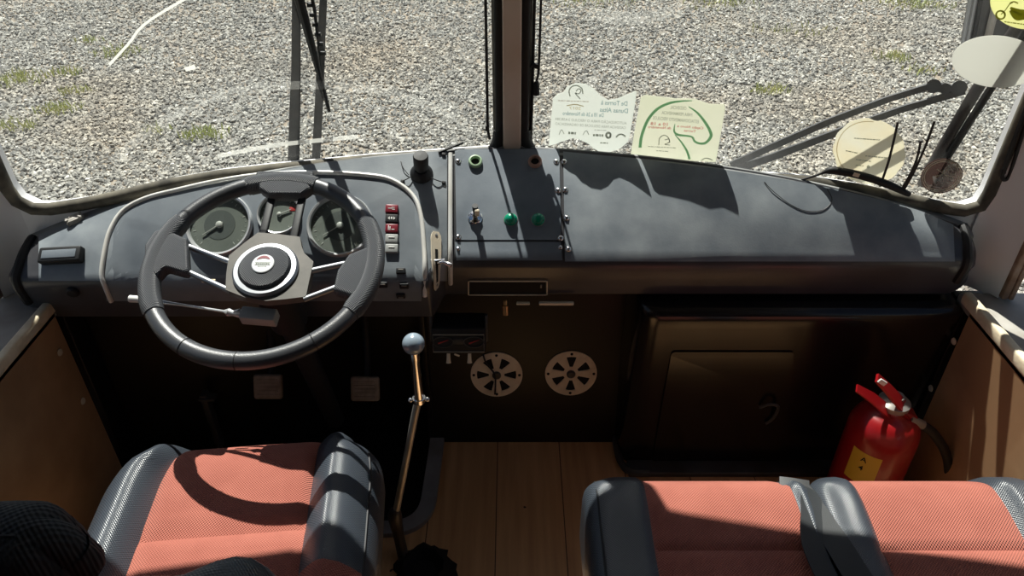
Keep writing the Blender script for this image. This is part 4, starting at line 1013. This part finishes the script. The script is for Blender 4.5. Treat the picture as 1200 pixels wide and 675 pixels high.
# ================================================================== wipers outside
wl_ = thing('windscreen_wiper', 'grey twin-arm wiper with a black blade outside the driver side pane', 'wiper', WL(358, 196, -.04), 'windscreen wipers')
def arm(pts, w, W, off, m, nm, par, nrm, th=.006):
    P = [W(a, b, off[i] if isinstance(off, list) else off) for i, (a, b) in enumerate(pts)]; return obj(nm, ribbon(P, w, nrm, th), m, par, smooth=False)
arm([(344, 197), (346, 120), (347, 84), (347.5, 0), (348, -110)], [.012, .0105, .009, .008, .0075], WL, -.05, 'wiper', 'wiper_arm', wl_, GNL)
arm([(370, 193), (375, 100), (377, 40), (379, 0), (381, -110)], [.0088, .0082, .0075, .007, .0065], WL, -.05, 'wiper', 'wiper_arm', wl_, GNL)
arm([(336, -108), (392, -112)], .01, WL, -.045, 'wiper', 'linkage', wl_, GNL)
b0, b1 = WL(316, -130, -.016), WL(386, 131, -.012)
obj('wiper_blade', tube([b0, b0 + (b1 - b0) * .3, b0 + (b1 - b0) * .55, b1], [.006, .010, .009, .0035], 8, flat=(1, 1)), 'wiperblk', wl_)
m = MB()
sd = (b1 - b0).normalized().cross(GNL).normalized()
for k in range(9):
    p = b0 + (b1 - b0) * (.35 + .045 * k); m.add(boxat(p - sd * .017, (.006, .003, .0035), .001))
m.add(tube([b0 + (b1 - b0) * .2 - sd * .024, b0 + (b1 - b0) * .5 - sd * .023, b0 + (b1 - b0) * .78 - sd * .006], [.0035, .0035, .002], 8))
obj('blade_carrier', (m.v, m.f), 'wiperblk', wl_)
obj('wiper_pivot', join(tube([WL(344, 199, -.075), WL(344, 199, -.02)], .016, 16), tube([WL(370, 195, -.07), WL(370, 195, -.02)], .012, 14)), 'wiper', wl_)
wr_ = thing('windscreen_wiper', 'grey twin-arm wiper parked low and slanted outside the passenger side pane', 'wiper', WR(1096, 108, -.05), 'windscreen wipers')
arm([(856, 193), (900, 173), (975, 140), (1040, 115.5), (1096, 98)], [.0075, .0072, .0068, .0062, .006], WR, [-.07, -.062, -.05, -.038, -.028], 'wiper', 'wiper_arm', wr_, GN)
arm([(864, 197), (905, 183), (1000, 147), (1060, 126), (1130, 106)], [.0085, .008, .0072, .0065, .006], WR, [-.072, -.065, -.05, -.04, -.028], 'wiper', 'wiper_arm', wr_, GN)
for p, r in (((1094, 101), .013), ((1124, 103), .0135), ((1108, 104), .01)): obj('wiper_pivot', tube([WR(*p, -.06), WR(*p, -.02)], r, 16), 'wiper', wr_)
b0, b1 = WR(1098, 102, -.04), WR(1126, 107, -.04)
obj('linkage', tube([b0, b1], .009, 10), 'wiper', wr_)
b0, b1 = WR(838, 199, -.03), WR(880, 183, -.03)
# mirror outside
mr_ = thing('side_mirror', 'grey exterior mirror on dark twin bracket rods outside the passenger side corner', 'mirror', WR(1085, 215, -.06))
def brod(pts, r, off, m='bracket', nm='bracket_rod'): obj(nm, tube(smooth_path([WR(a, b, off) for a, b in pts], 4), r, 10), m, mr_)
brod([(1081, 217), (1098, 184), (1122, 143), (1146, 103), (1200, 18), (1235, -40)], .011, -.024)
brod([(1090, 214), (1112, 181), (1138, 140), (1163, 101), (1215, 20), (1250, -35)], .0075, -.016, 'wiperblk')
a, b = WR(1150, -6, -.09), WR(1128, 52, -.09)
mq = [WR(1148, -40, -.2), WR(1228, -40, -.2), WR(1208, 58, -.2), WR(1131, 52, -.2)]
v = mq + [p - GN * .03 for p in mq]
obj('mirror_housing', (v, [[0, 1, 2, 3], [7, 6, 5, 4]] + [[i, (i + 1) % 4, (i + 1) % 4 + 4, i + 4] for i in range(4)]), 'grime', mr_, smooth=False)
obj('mirror_edge', tube([mq[0] + (mq[3] - mq[0]) * t for t in (0, .5, 1)], .0085, 10), 'alu', mr_)
obj('mirror_seam', tube([mq[0].lerp(mq[1], .36) + GN * .006, mq[3].lerp(mq[2], .3) + GN * .006], .0075, 8), 'sill', mr_)
obj('mirror_ribs', join(*[tube([mq[0].lerp(mq[1], q) + GN * .004, mq[3].lerp(mq[2], q) + GN * .004], .004, 6) for q in (.1, .62, .68, .86)]), 'wiperblk', mr_)

# ================================================================== cables at the glass
cb_ = thing('cable_bundle', 'black taped cable with upright tie tails at the passenger windscreen base', 'cable', WR(1010, 215, .03))
cp = [(935, 212), (955, 206), (972, 200), (985, 201), (1010, 206), (1040, 216), (1066, 228)]
obj('taped_cable', tube(smooth_path([WR(a, b, .022) for a, b in cp], 5), [.0025] * 8 + [.0035, .0055, .0075, .008] + [.0078] * 14 + [.0075, .007, .0065, .006, .005], 10), 'rubber', cb_)
for p in ([(1033, 213), (1040, 193), (1046, 170), (1052, 143)], [(1056, 223), (1066, 205), (1074, 187), (1079, 165)], [(1058, 224), (1070, 203), (1084, 172), (1095, 142)]):
    o = obj('cable_tie', ribbon(smooth_path([WR(a, b, .022 + .004 * i) for i, (a, b) in enumerate(p)], 4), .0022, GN, .0013), 'rubber', cb_)
obj('cable_tag', ribbon([WR(1000, 204, .031), WR(1007, 206, .031)], .004, GN, .0006), 'ivory', cb_)
def cord(lab, pts, r, W, off, par_pts=None):
    t = thing('hanging_cable', lab, 'cable', W(*pts[-1], off), 'thin cables beside the centre post'); obj('cord', tube(smooth_path([W(a, b, off) for a, b in pts], 4), r, 8), 'rubber', t); return t
t = cord('thin black cable running down on the driver side of the centre post', [(568, -70), (569, 0), (570, 60), (571, 120), (571.5, 150), (574, 163)], .003, WL, .012)
obj('cable_clip', boxat(WL(571, 150, .012), (.004, .004, .006), .001), 'rubber', t)
t = cord('thin black cable reaching the dash on the passenger side of the centre post', [(628, -70), (626.5, 0), (625, 60), (623.5, 120), (622, 168)], .003, WR, .012)
t = cord('short black cable hanging with a plug at its end beside the centre post', [(636, -70), (634, 0), (632.5, 50), (631, 85), (628, 97)], .0025, WR, .014)
obj('plug', tube([WR(629, 95, .014), WR(628.5, 100, .014), WR(628.5, 111, .014)], [.004, .0065, .007], 10), 'rubber', t)
obj('cable_clip', boxat(WR(627, 77, .014), (.009, .004, .005), .002, (.3, 'Y')), 'rubber', t)
t = thing('loose_stick', 'short black rod lying on the dash top left of the centre post', 'rod', H(520, 176))
obj('rod', tube([H(514, 180, .004), yU(0) and WL(543, 167, .02)], .0028, 8), 'rubber', t)
t = thing('hanging_hose', 'black washer hose with a hook running down the passenger corner post', 'hose', WR(1183, 205, .02))
obj('hose_run', tube(smooth_path([WR(1176, 203, .018), WR(1178, 193, .018), WR(1190, 160, .018), WR(1204, 122, .018), WR(1222, 70, .018)], 4), .0042, 8), 'rubber', t)
obj('hose_hook', tube(smooth_path([WR(1175, 198, .018), WR(1174, 206, .02), WR(1177, 211, .02), WR(1183, 204, .018), WR(1196, 165, .02), WR(1210, 125, .02), WR(1228, 72, .02)], 4), .0035, 8), 'rubber', t)
# crumpled scrap at the left dash end
t = thing('paper_scrap', 'small crumpled pale scrap lying at the driver end of the dash top', 'scrap', H(92, 252))
v, f = rbox(.016, .008, .006, .004, 2, (3, 2, 2)); v = [p + V(tuple(rng.uniform(-.003, .003, 3))) for p in v]
obj('scrap', xf((v, f), frame_at(H(90, 252.5, .005), V((0, -.5, .8))) @ Matrix.Rotation(.6, 4, 'Z')), 'sill', t, smooth=False)

# ================================================================== ground outside
GZ = -.82
struct('ground', slab([[(x, y, GZ) for y in (-12, 0, 12, 40)] for x in (-30, -10, 10, 30)], (0, 0, -.1)), 'earth')
# crushed stone: one uncountable mass of angular pebbles
bv = np.array([(1, 0, 0), (0, 1, 0), (-1, 0, 0), (0, -1, 0), (0, 0, 1), (0, 0, -1)], float) * 1.15; bf = np.array([(0, 1, 4), (1, 2, 4), (2, 3, 4), (3, 0, 4), (1, 0, 5), (2, 1, 5), (3, 2, 5), (0, 3, 5)])
NS = 250000
py = rng.uniform(1.7, 12.5, NS * 2); keep = rng.random(NS * 2) < np.clip((5.5 / py) ** 1.3, .22, 1); py = py[keep]; 
pxx = rng.uniform(-1, 1, len(py)) * (py * .84 + 2.0); n = min(NS, len(py)); py = py[:n]; pxx = pxx[:n]
size = rng.uniform(.008, .018, n) * np.clip(1 + (py - 5) * .05, 1, 1.4)
nv, nf = len(bv), len(bf)
A = rng.uniform(0, 2 * pi, n); B = rng.uniform(-.5, .5, n)
jit = 1 + rng.uniform(-.3, .3, (n, nv, 1))
P = bv[None] * jit * np.stack([size * rng.uniform(.8, 1.3, n), size * rng.uniform(.7, 1.1, n), size * rng.uniform(.5, .8, n)], 1)[:, None, :]
ca, sa, cb2, sb2 = np.cos(A)[:, None], np.sin(A)[:, None], np.cos(B)[:, None], np.sin(B)[:, None]
x, y, z = P[..., 0], P[..., 1], P[..., 2]; y, z = y * cb2 - z * sb2, y * sb2 + z * cb2; x, y = x * ca - y * sa, x * sa + y * ca
allv = np.stack([x + pxx[:, None], y + py[:, None], z + (GZ + size * .25 + rng.uniform(0, .012, n))[:, None]], -1).reshape(-1, 3).astype(np.float32)
allf = (bf[None] + (np.arange(n) * nv)[:, None, None]).reshape(-1, 3).astype(np.int32)
me = bpy.data.meshes.new('gravel'); me.vertices.add(len(allv)); me.vertices.foreach_set('co', allv.ravel()); me.loops.add(allf.size); me.loops.foreach_set('vertex_index', allf.ravel())
me.polygons.add(len(allf)); me.polygons.foreach_set('loop_start', np.arange(0, allf.size, 3, dtype=np.int32)); me.update(calc_edges=True)
at_ = me.attributes.new('tint', 'FLOAT', 'FACE'); at_.data.foreach_set('value', np.repeat(rng.beta(1.6, 1.5, n), nf).astype(np.float32))
me.polygons.foreach_set('use_smooth', np.zeros(len(allf), bool)); me.materials.append(M['stone']); go = link('gravel', me)
tag(go, 'pale crushed stone gravel spread over the yard outside the windscreen', 'gravel', kind='stuff')
# grass sprouting through it
v = []; f = []
for px, py_, r, k in ((18, 98, .22, 130), (78, 90, .1, 40), (92, 112, .1, 40), (68, 133, .13, 70), (140, 66, .2, 90), (105, 52, .1, 30), (18, 152, .14, 50), (240, 163, .13, 90), (185, 158, .08, 20), (900, 110, .12, 60), (1045, 72, .14, 70), (1078, 10, .3, 130), (1080, 88, .14, 40), (690, 4, .4, 120), (845, 8, .35, 100), (905, 112, .1, 20), (1044, 3, .3, 60), (930, 40, .3, 40)):
    c = at_z(px, py_, GZ)
    for _ in range(k):
        a, d = random.uniform(0, 2 * pi), r * sqrt(random.random()) * random.choice((.5, 1, 1)); b = c + V((cos(a) * d * 1.5, sin(a) * d, .03)); h = random.uniform(.03, .07); t_ = random.uniform(0, 2 * pi)
        l = V((cos(t_), sin(t_), 0)); lean = V((random.uniform(-1, 1), random.uniform(-1, 1), 0)) * .035; w = random.uniform(.004, .008); o = len(v)
        v += [b - l * w, b + l * w, b + lean * .4 + l * w * .8 + V((0, 0, h * .6)), b + lean * .4 - l * w * .8 + V((0, 0, h * .6)), b + lean + V((0, 0, h))]; f += [[o, o + 1, o + 2, o + 3], [o + 3, o + 2, o + 4]]
me = bpy.data.meshes.new('grass'); me.from_pydata([tuple(p) for p in v], [], f); me.materials.append(M['grass']); gr = link('grass', me)
tag(gr, 'sparse tufts of yellow-green grass sprouting through the gravel', 'grass', kind='stuff')

# ================================================================== light
S = V((.183, -.572, -1.0)).normalized()
sl = bpy.data.lights.new('sun', 'SUN'); sl.energy = 6.6; sl.angle = radians(.53); sl.color = (1, .965, .9); so = bpy.data.objects.new('sun', sl); COL.objects.link(so)
so.rotation_euler = S.to_track_quat('-Z', 'Y').to_euler(); so.location = (0, 4, 8)
w = bpy.data.worlds.new('world'); sc.world = w; w.use_nodes = True; nt = w.node_tree; bg = nt.nodes['Background']
sk = nt.nodes.new('ShaderNodeTexSky'); sk.sky_type = 'NISHITA'; sk.sun_disc = False; sk.sun_elevation = radians(59); sk.sun_rotation = math.atan2(-.183, .572); sk.dust_density = 1.5
nt.links.new(sk.outputs[0], bg.inputs['Color']); bg.inputs['Strength'].default_value = .05

sc.view_settings.view_transform = 'Standard'; sc.view_settings.look = 'None'; sc.view_settings.gamma = 1; sc.view_settings.use_curve_mapping = False
sc.view_settings.exposure = .25
sc.cycles.use_denoising = True; sc.cycles.max_bounces = 8; sc.cycles.transparent_max_bounces = 16
